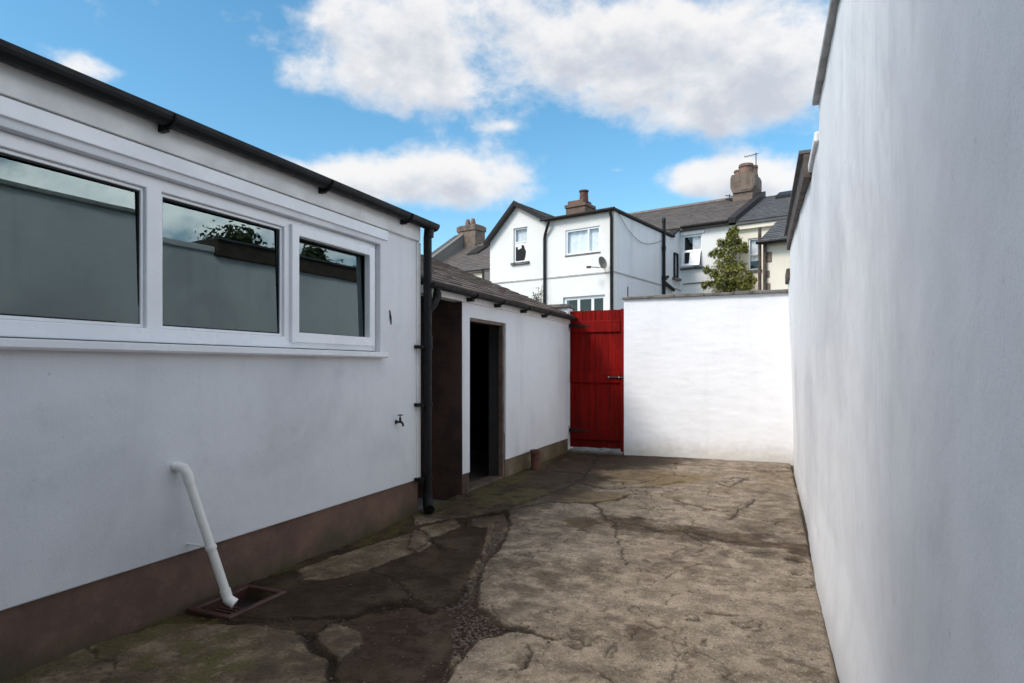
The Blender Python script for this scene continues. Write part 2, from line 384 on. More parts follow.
# ------------------------------------------------------------------ ground
def make_ground():
    m = MB(); m.face([(-400, -400, -.06), (400, -400, -.06), (400, 1200, -.06), (-400, 1200, -.06)])
    def fn(g):
        a = g.noise(g.pos, .8, 6, .65); b = g.noise(g.pos, 30, 4, .6)
        g.setp(g.mix(g.ramp(a, .35, .7), (.07, .067, .062), (.11, .10, .09)), .9, g.bump(b, .4, .01))
    tag(m.build('ground', mat('lane_tarmac', fn)), kind='structure')

    def Z7(l): return [ground_pt(420 + a / 2.327, 440 + b / 2.327) for a, b in l]
    def Z6(l): return [ground_pt(a / 2.114, 360 + b / 2.114) for a, b in l]
    ys = [0.3]
    while ys[-1] < YB + .02: ys.append(ys[-1] + (.02 if ys[-1] < 1.4 else .0055 if ys[-1] < 4.2 else .009 if ys[-1] < 6.5 else .015))
    ys = np.array(ys); xs = np.arange(-2.84, .30, .0062)
    X, Y = np.meshgrid(xs, ys)
    wx = (fbm(X * 9, Y * 9, 4) - .5) * .10; wy = (fbm(X * 9 + 40, Y * 9 + 70, 4) - .5) * .10
    fx = (fbm(X * 40, Y * 40, 3) - .5) * .022; fy = (fbm(X * 40 + 31, Y * 40 + 7, 3) - .5) * .022
    gx_ = (fbm(X * 90, Y * 90, 2) - .5) * .016; gy_ = (fbm(X * 90 + 31, Y * 90 + 7, 2) - .5) * .016
    PX, PY = X + wx * .45 + fx * 1.1 + gx_, Y + wy * .45 + fy * 1.1 + gy_
    # the big pour on the right
    S1 = Z7([(200, 160), (210, 200), (185, 250), (150, 290), (135, 340), (138, 378), (200, 432), (255, 445), (305, 462)]) \
        + Z7([(260, 452), (200, 450), (130, 470), (85, 520), (55, 575)]) + [(-.75, 1.6), (-.7, -.2), (.6, -.2), (.6, 9.2), (-3.2, 9.2)] \
        + [(-3.2, 5.0)] + Z7([(-10, 200), (60, 186), (130, 176)])
    d1 = sdf(PX, PY, S1)
    L1 = Z6([(625, 440), (700, 415), (760, 395), (880, 360), (908, 380), (890, 400), (780, 440), (680, 465), (640, 462)])
    L2 = Z6([(-300, 790), (-100, 700), (0, 668), (180, 603), (345, 556), (520, 556), (638, 570), (655, 600), (695, 640), (685, 690), (640, 800), (300, 900)])
    L3 = Z6([(662, 578), (700, 547), (768, 570), (765, 600), (712, 638), (682, 602)])
    L4 = Z6([(885, 355), (930, 345), (960, 335), (975, 350), (930, 372), (905, 375)])
    L5 = Z6([(700, 648), (770, 612), (900, 640), (920, 720), (700, 760)])
    R1 = Z7([(160, 180), (195, 172), (205, 190), (205, 215), (180, 245), (160, 270), (140, 268), (150, 235)])
    R2 = Z7([(135, 275), (158, 272), (145, 305), (130, 320), (112, 318)])
    R3 = Z7([(103, 325), (132, 322), (130, 352), (110, 358)])
    R4 = Z7([(70, 500), (95, 492), (100, 512), (80, 530), (66, 522)])
    R5 = Z7([(120, 182), (170, 178), (180, 190), (150, 205), (118, 200)])
    R6 = Z7([(-20, 215), (20, 210), (30, 240), (0, 262), (-30, 255)])
    dl = np.minimum.reduce([sdf(PX, PY, q) for q in (L1, L2, L3, L4)])
    dr = np.minimum.reduce([sdf(X + fx, Y + fy, q) for q in (R1, R2, R3, R4, R5, R6)])
    GV = Z7([(60, 380), (110, 355), (135, 385), (200, 440), (140, 468), (90, 495), (60, 560), (35, 570), (62, 490), (72, 420)])
    GV2 = Z7([(115, 330), (185, 190), (205, 215), (150, 290), (135, 380), (60, 400)])
    dg = np.minimum(sdf(PX, PY, GV), sdf(PX, PY, GV2))
    gravel = sstep(-dg, -.03, .05) * (d1 > 0)
    slab1 = sstep(-d1, -.004, .007); slabl = sstep(-dl, -.004, .007); slabr = sstep(-dr, -.003, .008)
    slab = np.maximum.reduce([slab1, slabl, slabr])
    H = (fbm(X * 1.1, Y * 1.1, 4) - .5) * .030 + (fbm(X * 7, Y * 7, 5, .6) - .5) * .008 + (fbm(X * 45, Y * 45, 3, .7) - .5) * .0045
    asph = (1 - slab) * (1 - gravel)
    H = H - .012 + .013 * slab1 + .013 * slabl + .015 * slabr + gravel * (-.006 + (fbm(X * 60, Y * 60, 2) - .5) * .012) + asph * ((fbm(X * 90, Y * 90, 2) - .5) * .004 + (fbm(X * 13, Y * 13, 4, .6) - .5) * .014)
    # a step in the asphalt edge
    A1 = [ground_pt(u, v) for u, v in ((190, 612), (236, 621), (272, 619), (300, 617), (338, 615), (372, 609), (400, 605), (415, 606), (432, 609), (452, 603), (464, 594), (474, 577), (486, 548), (498, 522), (470, 517), (430, 520), (380, 540), (300, 556))]
    dA = sdf(PX + wx * .5, PY + wy * .5, A1); patch = sstep(-dA, -.008, .008) * asph
    H += .014 * patch
    # cracks
    cr = [([(425, 20), (400, 55), (372, 95), (330, 115), (260, 140), (200, 162)], 1.0), ([(372, 100), (440, 112), (540, 106), (620, 97)], .7),
          ([(200, 165), (300, 146), (390, 146), (455, 140), (497, 122)], .8), ([(395, 146), (425, 165), (432, 185), (560, 207), (640, 215), (720, 237), (765, 240)], .8),
          ([(452, 190), (460, 230), (464, 260), (480, 292)], .6), ([(585, 138), (640, 152), (720, 168), (805, 187)], .75), ([(718, 182), (745, 163), (778, 138)], .55),
          ([(690, 98), (715, 110), (752, 94)], .6), ([(200, 432), (262, 447), (308, 464)], 1.1), ([(850, 275), (900, 285)], .9), ([(660, 400), (745, 407)], .8),
          ([(380, 515), (440, 556), (520, 620)], .5), ([(520, 305), (650, 330), (800, 350), (930, 350)], .28), ([(420, 190), (330, 240), (250, 250)], .25),
          ([(445, 185), (520, 180), (600, 200), (660, 240), (760, 262), (870, 262)], .5), ([(245, 480), (262, 505), (240, 530), (200, 540)], .7), ([(590, 470), (600, 520), (570, 580)], .3)]
    cl = [([(640, 570), (662, 604), (702, 640), (690, 690), (670, 760)], 1.9), ([(662, 578), (700, 547), (800, 520), (870, 505)], 1.1), ([(345, 556), (450, 540), (600, 545)], .5),
          ([(905, 378), (935, 400)], 1.3), ([(180, 603), (240, 640), (230, 700)], .4), ([(625, 440), (560, 455), (480, 470)], .5), ([(780, 440), (840, 470), (900, 520)], .5),
          ([(40, 660), (160, 612), (330, 560)], .8)]
    crack = np.zeros(X.shape)
    for pts, w in [(Z7(a), w) for a, w in cr] + [(Z6(a), w) for a, w in cl]:
        d = seg_dist(X + wx * .9 + fx * 1.2, Y + wy * .9 + fy * 1.2, pts)
        ww = .0036 * w * (.3 + 1.9 * fbm(X * 5, Y * 5, 3)) * (1 + .60 * Y)
        crack = np.maximum(crack, (1 - sstep(d, ww * .5, ww * 1.9)) * min(1, .45 + .6 * w))
    # dirt-filled seams where the pours meet the patch
    for dd, w in ((d1, .0065), (dl, .006), (dr, .005), (dA, .0075)):
        crack = np.maximum(crack, .85 * (1 - sstep(np.abs(dd + .004), w * .3, w * 1.3)) * sstep(fbm(X * 7 + 3, Y * 7, 3), .25, .5) * (Y < 6.2))
    # hairline map cracking
    for ox_, sc in ((0, .9), (50, 1.7)):
        nz = fbm(X * sc + ox_, Y * sc + ox_ * .7, 5, .55); hair = 1 - sstep(np.abs(nz - .5), .0, .0048 * sc * (1 + .08 * Y))
        crack = np.maximum(crack, .55 * hair * sstep(fbm(X * 1.3 + ox_, Y * 1.3 + 11, 3), .40, .52) * slab1 * (1.25 if ox_ else 1.4))
    crack = np.maximum(crack, .9 * (1 - sstep(np.abs(X - xr(Y) + .012), .006, .022)) * sstep(fbm(X * 3, Y * 4, 3), .2, .4))
    H -= .013 * crack
    H = np.where((X < -2.515) & (Y > 2.305) & (Y < 2.632), -.16, H)
    # chips: shallow spalls where the skin of the concrete has gone
    spall = np.zeros(X.shape)
    for (a, b, ra, rb, rot) in [(500, 448, 42, 16, .25), (372, 190, 42, 10, 0), (238, 520, 26, 14, -.5), (722, 262, 12, 6, 0), (705, 405, 36, 6, .05), (865, 278, 30, 7, .1), (720, 178, 14, 8, 0),
                          (785, 205, 40, 10, .5), (640, 235, 36, 12, .4), (520, 190, 36, 9, .2), (600, 245, 14, 4, 0), (800, 215, 30, 8, .3), (850, 460, 20, 4, 0), (910, 400, 30, 7, 0), (410, 302, 20, 3, 0), (215, 295, 8, 4, 0), (930, 330, 16, 5, 0), (470, 405, 7, 4, 0), (485, 357, 5, 3, 0)]:
        cx, cy = Z7([(a, b)])[0]; ex = Z7([(a + ra, b)])[0]; ey = Z7([(a, b + rb)])[0]
        sx = math.hypot(ex[0] - cx, ex[1] - cy); sy = math.hypot(ey[0] - cx, ey[1] - cy)
        q = np.hypot((X - cx + wx * 1.6 + fx) / sx, (Y - cy + wy * 1.6 + fy) / sy)
        spall = np.maximum(spall, 1 - sstep(q, .75, 1.05))
    sn = fbm(X * 6 + 3, Y * 6 + 8, 5, .6)
    spall = np.maximum(spall, np.maximum(sstep(sn, .70, .73), .8 * sstep(fbm(X * 15 + 3, Y * 15 + 8, 5, .65), .70, .72)) * slab1 * .8)
    H -= .0035 * spall * slab
    H -= .03 * sstep(X - (xr(Y) - .03), -.02, .02) * .6
    damp = sstep(-.9 - X + (fbm(X * 1.3, Y * 1.3, 4) - .5) * 1.6, -.1, .9) * .55 + .6 * sstep(fbm(X * 1.7 + 9, Y * 1.7, 5), .53, .66)
    wet = (1 - sstep(X + .10 * np.maximum(Y - 7.2, 0) * -6 + (fbm(X * 2.2, Y * 2.2, 5) - .5) * 1.1, -2.2, -1.55)) * sstep(Y + (fbm(X * 3 + 5, Y * 3, 4) - .5) * .6, 4.2, 4.8)
    damp += wet
    bandx = Z7([(640, 215)])[0]
    damp += .75 * (1 - sstep(np.abs((Y - bandx[1]) + .12 * (X + 1.)) / .38 + (fbm(X * 4, Y * 4, 4) - .5) * 1.3, .4, 1.0)) * sstep(X, -1.7, -1.2)
    stain = (1 - sstep(np.abs((Y - bandx[1]) + .16 * (X + 1.)) / .26 + (fbm(X * 5 + 8, Y * 7, 5, .6) - .5) * 2.4, .35, .75)) * sstep(X, -1.6, -1.2)
    stain = np.maximum(stain, .35 * spall)
    damp = np.clip(damp, 0, 1)
    mossp = Z6([(300, 620), (420, 600), (560, 590), (520, 660), (330, 690)])
    moss = (1 - sstep(sdf(X + wx * 3, Y + wy * 3, mossp), -.05, .12)) * sstep(fbm(X * 14, Y * 14, 4), .40, .58)
    mw = Z7([(330, 185), (410, 185), (410, 200), (340, 202)])
    ochp = 1 - sstep(sdf(X + wx, Y + wy, mw), -.03, .02)
    oc2 = Z7([(300, 130), (345, 110), (400, 118), (490, 120), (495, 136), (440, 146), (330, 146)]); ochp = np.maximum(ochp, .7 * (1 - sstep(sdf(X + wx, Y + wy, oc2), -.08, .05)))
    moss = np.maximum(moss, .85 * (1 - sstep(np.abs(X + 2.74 + .0 * Y) + (fbm(X * 4, Y * 4, 4) - .5) * .3, .04, .22)) * sstep(fbm(X * 9 + 5, Y * 3, 3), .35, .6))
    moss = np.maximum(moss, .75 * (1 - sstep(np.hypot((X + 2.45) / .5, (Y - 5.6) / .9), .6, 1.1)) * sstep(fbm(X * 8 + 5, Y * 8, 3), .35, .6))
    och = .75 * (1 - sstep(np.hypot((X + 1.35) / .75, (Y - 7.1) / .55) + (fbm(X * 5, Y * 5, 4) - .5) * .9, .6, 1.1))
    och = np.maximum(och, .35 * sstep(fbm(X * 2.3 + 60, Y * 2.3, 4), .55, .68) * sstep(Y, 5, 6.5))
    och = np.maximum(och, ochp)
    n = len(ys); k = len(xs)
    V = np.stack([X, Y, H], -1).reshape(-1, 3)
    idx = np.arange(n * k).reshape(n, k)
    fq = np.stack([idx[:-1, :-1], idx[:-1, 1:], idx[1:, 1:], idx[1:, :-1]], -1).reshape(-1, 4)
    me = bpy.data.meshes.new('yard_paving'); me.vertices.add(len(V)); me.vertices.foreach_set('co', V.ravel().astype(np.float32))
    me.loops.add(fq.size); me.loops.foreach_set('vertex_index', fq.ravel().astype(np.int32))
    me.polygons.add(len(fq)); me.polygons.foreach_set('loop_start', np.arange(0, fq.size, 4, dtype=np.int32))
    me.update(calc_edges=True)
    me.polygons.foreach_set('use_smooth', np.ones(len(fq), bool))
    for nm, arr in (('slab', slab), ('gravel', gravel), ('crack', crack), ('spall', spall), ('damp', damp), ('moss', moss), ('ochre', och), ('wet', wet), ('patch', patch), ('oldslab', np.maximum(slabl, slabr) * (1 - slab1)), ('stain', np.clip(stain, 0, 1))):
        at = me.attributes.new(nm, 'FLOAT', 'POINT'); at.data.foreach_set('value', np.ascontiguousarray(arr.ravel(), dtype=np.float32))
    def fn(g):
        p = g.pos; A = g.attr
        big = g.noise(p, 1.4, 7, .62, .3); med = g.noise(p, 7, 7, .68); fine = g.noise(p, 60, 5, .7); agg = g.vor(p, 95); agg2 = g.vor(p, 210)
        conc = g.mix(g.ramp(med, .36, .64), (.33, .262, .192), (.158, .123, .091))
        conc = g.mix(g.m('MULTIPLY', g.ramp(big, .42, .68), .55), conc, (.172, .132, .096))
        conc = g.mix(g.m('MULTIPLY', g.ramp(fine, .53, .66), .7), conc, (.42, .35, .27))
        conc = g.mix(g.m('MULTIPLY', g.ramp(g.noise(p, 42, 6, .75), .42, .33), .75), conc, (.075, .055, .038))
        conc = g.mix(g.m('MULTIPLY', g.ramp(g.noise(p, 110, 4, .7), .42, .34), .6), conc, (.06, .045, .034))
        conc = g.mix(g.m('MULTIPLY', g.ramp(agg, .10, .22, 1, 0), .38), conc, (.36, .31, .26))
        conc = g.mix(g.m('MULTIPLY', g.ramp(g.noise(p, 15, 7, .8), .57, .62), .5), conc, (.095, .070, .049))
        conc = g.mix(g.m('MULTIPLY', g.ramp(g.noise(p, 34, 6, .8), .63, .68), .6), conc, (.50, .44, .36))
        for sc_, lo_, hi_, cc_, k_ in ((19, .60, .635, (.080, .058, .042), .65), (33, .61, .645, (.070, .052, .038), .7), (27, .625, .66, (.47, .40, .31), .55), (52, .60, .64, (.46, .39, .30), .6), (11, .60, .66, (.115, .088, .062), .55)):
            conc = g.mix(g.m('MULTIPLY', g.ramp(g.noise(g.vm('ADD', p, (sc_, sc_ * .37, 0)), sc_, 5, .72), lo_, hi_), k_), conc, cc_)
        conc = g.mix(g.m('MULTIPLY', A('oldslab'), .85), conc, g.mix(1.0, conc, g.mix(g.ramp(g.noise(p, 5, 5, .7), .40, .62), (.72, .68, .58), (.34, .32, .22)), 'MULTIPLY'))
        conc = g.mix(g.m('MULTIPLY', A('ochre'), .85), conc, (.150, .098, .032))
        asp = g.mix(g.ramp(med, .35, .7), (.038, .027, .019), (.014, .010, .0075))
        asp = g.mix(g.m('MULTIPLY', g.m('SUBTRACT', 1.0, A('patch')), .8), asp, g.mix(g.ramp(g.noise(p, 9, 6, .7), .40, .60), (.030, .019, .014), (.075, .050, .038)))
        asp = g.mix(g.m('MULTIPLY', g.ramp(g.noise(p, 3.2, 6, .7), .44, .62), .75), asp, (.078, .060, .038))
        asp = g.mix(g.m('MULTIPLY', g.ramp(g.noise(p, 8, 6, .75), .56, .64), .55), asp, (.012, .009, .007))
        asp = g.mix(g.m('MULTIPLY', g.ramp(agg2, .10, .25, 1, 0), .35), asp, (.085, .066, .050))
        asp = g.mix(g.m('MULTIPLY', g.ramp(g.noise(p, 26, 6, .75), .58, .68), .5), asp, (.095, .072, .052))
        grv = g.mix(g.ramp(agg, .1, .5), (.060, .036, .027), (.022, .014, .011))
        grv = g.mix(g.m('MULTIPLY', g.ramp(agg2, .1, .3, 1, 0), .5), grv, (.24, .19, .165))
        col = g.mix(A('slab'), g.mix(A('gravel'), asp, grv), conc)
        col = g.mix(g.m('MULTIPLY', A('spall'), .5), col, g.mix(g.ramp(fine, .45, .62), (.085, .062, .045), (.17, .125, .09)))
        dm = g.m('MULTIPLY', A('damp'), g.ramp(med, .30, .58))
        col = g.mix(g.m('MULTIPLY', dm, .72), col, g.mix(.5, (.075, .050, .030), g.mix(1.0, col, (.34, .28, .22), 'MULTIPLY')))
        col = g.mix(g.m('MULTIPLY', A('stain'), .75), col, g.mix(1.0, col, (.32, .25, .18), 'MULTIPLY'))
        col = g.mix(g.m('MULTIPLY', A('wet'), .92), col, g.mix(1.0, col, (.16, .125, .075), 'MULTIPLY'))
        col = g.mix(g.m('MULTIPLY', A('moss'), .8), col, g.mix(g.ramp(fine, .4, .65), (.062, .055, .016), (.11, .095, .03)))
        col = g.mix(g.m('MULTIPLY', A('crack'), .9), col, (.022, .017, .012))
        h = g.m('ADD', g.m('MULTIPLY', fine, 1.0), g.m('ADD', g.m('MULTIPLY', agg, .45), g.m('MULTIPLY', med, .8)))
        rough = g.m('SUBTRACT', .92, g.m('MULTIPLY', dm, .22))
        g.setp(col, rough, g.bump(h, 1.0, .009), spec=g.m('ADD', .06, g.m('MULTIPLY', A('slab'), .14)))
    me.materials.append(mat('weathered_concrete', fn))
    o = bpy.data.objects.new('yard_paving', me); COL.objects.link(o); tag(o, kind='structure')
    # loose stones in the broken patch and crumbs along the edges
    gm = MB(); gflat = np.argwhere(gravel > .6); eflat = np.argwhere((np.abs(d1) < .05) & (Y < 5.5) | (crack > .7))
    anyf = np.argwhere((Y < 8.5) & (X > -2.6)); af2 = np.argwhere((asph > .5) & (patch < .3) & (X > -2.3) & (Y < 3.4))
    rr = random.Random(5)
    def stone(i, j, r, f):
        c = Vector((X[i, j], Y[i, j], H[i, j] + r * .25)); vs = []
        for th in (0, 1, 2):
            for kk in range(6):
                a = kk * math.pi / 3 + th * .5; zz = (-.6, .1, .65)[th]; q = (.7, 1, .55)[th] * rr.uniform(.7, 1.15)
                vs.append(c + Vector((math.cos(a) * q * r * rr.uniform(.8, 1.3), math.sin(a) * q * r, zz * r * f)))
        fs = [(5, 4, 3, 2, 1, 0), (12, 13, 14, 15, 16, 17)]
        for th in (0, 1):
            for kk in range(6): fs.append((th * 6 + kk, th * 6 + (kk + 1) % 6, th * 6 + 6 + (kk + 1) % 6, th * 6 + 6 + kk))
        gm.mesh(vs, fs, rr.random())
    for q in range(1500):
        i, j = gflat[rr.randrange(len(gflat))]; stone(i, j, rr.choice((.002, .0025, .003, .003, .004, .005, .009)), .8)
    for q in range(420):
        i, j = eflat[rr.randrange(len(eflat))]; stone(i, j, rr.choice((.003, .004, .006, .008)), .7)
    for q in range(420):
        i, j = anyf[rr.randrange(len(anyf))]; stone(i, j, rr.choice((.0025, .003, .004, .006)), .6)
    for q in range(450):
        i, j = af2[rr.randrange(len(af2))]; stone(i, j, rr.choice((.002, .0025, .003, .004, .006)), .7)
    def sfn(g):
        c = g.mix(g.attr('rnd'), (.034, .021, .016), (.105, .074, .058))
        g.setp(g.mix(g.ramp(g.noise(g.pos, 60, 3, .6), .4, .7), c, (.10, .08, .065)), .85, g.bump(g.noise(g.pos, 200, 3), .4, .003))
    tag(gm.build('loose_gravel', mat('grit', sfn), attr=True), 'loose stones and grit in the broken patches of the paving', 'gravel', kind='stuff')
make_ground()

# ------------------------------------------------------------------ left outbuilding
def slates(m, o, along, up, length, slope, course=.2, width=.27, thick=.008, rr=random, tail=.006, edge=None):
    """courses of individual slates: o is the eaves corner, along and up unit vectors"""
    al = Vector(along).normalized(); u = Vector(up).normalized(); n = al.cross(u)
    if n.z < 0: n = -n
    o = Vector(o); nc = int(math.ceil(slope / course)); nw = int(math.ceil(length / width)) + 1
    for c in range(nc):
        off = (width / 2 if c % 2 else 0)
        for w in range(nw):
            a0 = max(0, w * width - off + .003); a1 = min(length, (w + 1) * width - off - .003)
            if a1 - a0 < .02: continue
            s0 = c * course + rr.uniform(-.006, .006); s1 = min(slope, (c + 1) * course + .03)
            lift = thick + tail + rr.uniform(0, .006); tw = rr.uniform(-.003, .003)
            p = [o + al * a0 + u * s0 + n * (lift + tw), o + al * a1 + u * s0 + n * (lift - tw), o + al * a1 + u * s1 + n * .003, o + al * a0 + u * s1 + n * .003]
            b = [o + al * a0 + u * s0 - n * .002, o + al * a1 + u * s0 - n * .002]
            r = rr.random()
            m.face(p, r); m.face([b[0], b[1], p[1], p[0]], r)
            m.face([b[0], p[0], p[3]], r); m.face([b[1], p[2], p[1]], r)

YE = 4.57            # far end of the left building
GX = .115            # gutter projection
def left_building():
    b = thing('outbuilding', 'white rendered single storey building with brown plinth and wide white window', 'building', (XL, YE, 0))
    ox, oy = XL, YE
    wy = lambda u: at_x(u, HZ, XL - .06)[0] - oy
    y0 = -1.8 - oy
    wz0, wz1 = 1.325, 2.197
    wl, wr = 0.62 - oy, wy(374)
    m = MB(); m.wall(y0, 0, .29, 2.44, [(wl, wr, wz0, wz1)], 0, -.22, 'x')
    m.wall(-3.0, -.22, .0, 2.44, [], 0, -.22, 'y'); m.wall(y0, 0, 0, 2.44, [], -3.0, -3.2, 'x'); m.wall(-3.0, -.22, .0, 2.44, [], y0, y0 + .2, 'y')
    w = m.build('wall', M['left_render'], b, bevel=.006)
    m = MB(); m.box(-.22, -.014, y0, -.006, -.05, .289); m.build('plinth', M['plinth'], b)
    # fascia in two stages, stepping in below
    m = MB(); m.box(-.20, .030, y0, -.03, 2.315, 2.465); m.build('fascia', M['fascia'], b, bevel=.004)
    m = MB(); m.box(-.02, .017, y0, wr + .08, 2.236, 2.312); m.build('head_trim', M['upvc'], b, bevel=.004)
    m = MB(); m.prism([(.10, 2.477), (.10, 2.492), (-3.3, 3.05), (-3.3, 3.0)], 'y', y0 - .1, .03); m.build('roof', M['black_rough'], b)
    # corner trim
    m = MB(); m.box(-.02, .012, -.055, .004, .30, 2.31); m.build('corner_bead', M['fascia'], b, bevel=.003)
    # gutter: half-round trough
    m = MB(); prof = []
    n = 10; r = .056
    for k in range(n + 1):
        a = math.pi * k / n; prof.append((GX - .03 + r * math.cos(a), 2.470 - r * math.sin(a) * .95))
    for k in range(n, -1, -1):
        a = math.pi * k / n; prof.append((GX - .03 + (r - .006) * math.cos(a), 2.470 - (r - .006) * math.sin(a) * .95))
    for (p, q) in zip(prof, prof[1:] + prof[:1]):
        m.face([(p[0], y0, p[1]), (p[0], .10, p[1]), (q[0], .10, q[1]), (q[0], y0, q[1])])
    m.prism(prof[:n + 1], 'y', .098, .106)
    m.box(GX - .09, GX + .024, y0, .105, 2.468, 2.476)
    gut = m.build('gutter', M['black'], b, smooth=True)
    for u in (163, 322, 403):
        yy = at_x(u, 200, XL + .05)[0] - oy
        m = MB(); m.box(.031, GX - .035, yy - .013, yy + .013, 2.395, 2.43); m.tube([(GX - .03 + .061 * math.cos(a), yy, 2.470 - .061 * math.sin(a)) for a in [math.pi * k / 10 for k in range(11)]], .009, 6)
        m.build('bracket', M['black'], gut)
    # downpipe on the corner
    m = MB(); dx, dy = .06, .035
    m.tube([(dx + .012, dy, 2.44), (dx, dy, 2.36), (dx, dy, .19)], .036, 16); m.tube([(dx + .014, dy, 2.425), (dx + .01, dy, 2.36)], .043, 16)
    m.tube([(dx, dy, .20), (dx, dy, .12), (dx + .015, dy - .02, .07), (dx + .06, dy - .07, .045)], [.041, .041, .043, .045], 16)
    m.tube([(dx, dy, 1.42), (dx, dy, 1.52)], .042, 16)
    dp = m.build('downpipe', M['black'], b, smooth=True)
    for z in (1.42, .93, .30):
        m = MB(); m.box(-.0, .05, -.085, -.03, z - .014, z + .014); m.tube([(dx, dy, z - .016), (dx, dy, z + .016)], .045, 16); m.box(.02, .06, -.06, 0, z - .012, z + .012)
        m.build('bracket', M['black'], dp)
    # window: fixed lights and one casement
    fx0, fx1 = -.115, -.045
    win = MB()
    a = [wl, wy(150), wy(284), wr]
    zf0 = 1.372
    win.wall(wl + .002, wr - .002, zf0, wz1 - .002, [(wl + .07, a[1] - .03, zf0 + .07, wz1 - .065), (a[1] + .055, a[2] - .012, zf0 + .07, wz1 - .065), (a[2] + .045, wr - .05, zf0 + .05, wz1 - .05)], fx0, fx1, 'x')
    wo = win.build('window', M['upvc'], b, bevel=.006)
    m = MB()   # glazing beads, set a little back
    for (q0, q1) in ((wl + .07, a[1] - .03), (a[1] + .055, a[2] - .012)):
        m.frame(q0 + .001, q1 - .001, zf0 + .071, wz1 - .066, .016, fx0 + .02, fx1 - .018, 'x')
    m.build('glazing_bead', M['upvc'], wo, bevel=.003)
    m = MB(); m.frame(a[2] + .033, wr - .036, zf0 + .036, wz1 - .036, .066, fx0 + .040, fx1 + .022, 'x')
    m.build('casement', M['upvc'], wo, bevel=.006)
    for (q0, q1) in ((wl + .06, a[1] - .02), (a[1] + .045, a[2] - .002), (a[2] + .05, wr - .05)):
        cy_, cz_ = (q0 + q1) / 2, (zf0 + wz1) / 2; hy, hz = (q1 - q0) / 2, (wz1 - zf0) / 2 - .05
        m = MB(); m.box(-.003, .003, -hy, hy, -hz, hz, M=Matrix.Translation((fx0 + .022, cy_, cz_)) @ Euler((0, R(-1.25), R(-1.0))).to_matrix().to_4x4()); m.build('pane', M['glass'], wo)
    m = MB(); m.frame(a[2] + .0992, wr - .1022, zf0 + .1022, wz1 - .1022, .007, fx0 + .034, fx0 + .042, 'x'); m.build('gasket', M['black'], wo)
    for (q0, q1) in ((wl + .07, a[1] - .03), (a[1] + .055, a[2] - .012)):
        m = MB(); m.frame(q0 + .0172, q1 - .0172, zf0 + .0872, wz1 - .0822, .007, fx0 + .034, fx0 + .042, 'x'); m.build('gasket', M['black'], wo)
    m = MB(); m.prism([(-.11, 1.371), (.055, 1.362), (.055, 1.330), (.045, 1.318), (.002, 1.326), (-.11, 1.326)], 'y', wl - .03, wr + .03)
    m.build('sill', M['upvc'], wo, bevel=.003)
    # room behind the glass
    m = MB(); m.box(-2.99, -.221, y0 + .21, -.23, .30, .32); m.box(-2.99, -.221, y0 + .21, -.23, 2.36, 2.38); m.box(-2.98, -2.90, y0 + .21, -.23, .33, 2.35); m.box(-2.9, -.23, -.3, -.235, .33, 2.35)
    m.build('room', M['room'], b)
    # dark gash in the render by the window
    yy, zz = at_x(390, 318, XL); m = MB(); m.tube([(.004, yy - oy - .01, zz + .06), (.008, yy - oy, zz), (.004, yy - oy + .012, zz - .05)], [.004, .007, .003], 6); m.build('chipped_render', M['black_rough'], b)
    return b
left_building()

# waste pipe
def waste_pipe():
    y, z = at_x(181, 467, XL + .04)
    bx, by = ground_pt(228, 603, .045)
    t = thing('waste_pipe', 'thin white waste pipe sloping down the left wall to the drain', 'pipe', (bx, by, 0))
    P = lambda x, yy, zz: (x - bx, yy - by, zz)
    m = MB(); top = Vector((XL + .075, y + .012, z - .055)); bot = Vector((bx, by, .065)); dirn = (bot - top).normalized()
    m.tube([P(XL - .02, y - .005, z), P(XL + .03, y - .003, z), P(XL + .058, y, z - .006), P(XL + .070, y + .006, z - .026), P(*(top + dirn * .01)), P(*(top + dirn * .16)), P(*bot)], .0228, 18)
    m.tube([P(XL + .022, y - .003, z + .001), P(XL + .060, y, z - .006), P(XL + .074, y + .008, z - .034), P(*(top + dirn * .03))], .0258, 18)
    e = bot - dirn * .05; m.tube([P(*e), P(*bot), P(*(bot + dirn * .03 + Vector((.025, .01, .004))))], .0265, 18)
    m.build('pipe', M['pipe_white'], t, smooth=True)
    q = top.lerp(bot, .57); m = MB(); m.tube([P(*(q - dirn * .009)), P(*(q + dirn * .009))], .0275, 18); m.tube([P(XL - .01, q.y, q.z), P(*q)], .006, 8)
    m.build('bracket', M['pipe_white'], t, smooth=True)
    # gully frame
    c = [ground_pt(210, 609), ground_pt(234, 617), ground_pt(280, 593), ground_pt(248, 584)]
    gx = max(p[0] for p in c[1:3]) ; g0, g1 = min(p[1] for p in c[:2]), max(p[1] for p in c[2:])
    gx = -2.48; g0 = 2.27; g1 = 2.67
    ob = thing('drain_gully', 'square brick red drain surround sunk in the ground under the white pipe', 'drain', (-2.6, (g0 + g1) / 2, 0))
    m = MB(); w = (gx + 2.785); hh = (g1 - g0) / 2
    m.wall(-2.785 + 2.6, gx + 2.6, -hh, hh, [(-2.785 + 2.6 + .05, gx + 2.6 - .035, -hh + .035, hh - .035)], -.10, .014, 'y')
    for i, v in enumerate(m.v): m.v[i] = (v[0], v[2], v[1])
    m.build('surround', M['gully'], ob, bevel=.008)
    m = MB(); m.box(-2.785 + 2.6 + .04, gx + 2.6 - .03, -hh + .03, hh - .03, -.055, -.048)
    m.build('sump', M['gully_dark'], ob)
    m = MB()
    for k in range(4): m.box(-.10, .05, -.02 + k * .03 - hh * .45, -.05 + k * .03 + .014 - hh * .45, -.03, -.018)
    m.build('grate', M['gully'], ob)
waste_pipe()

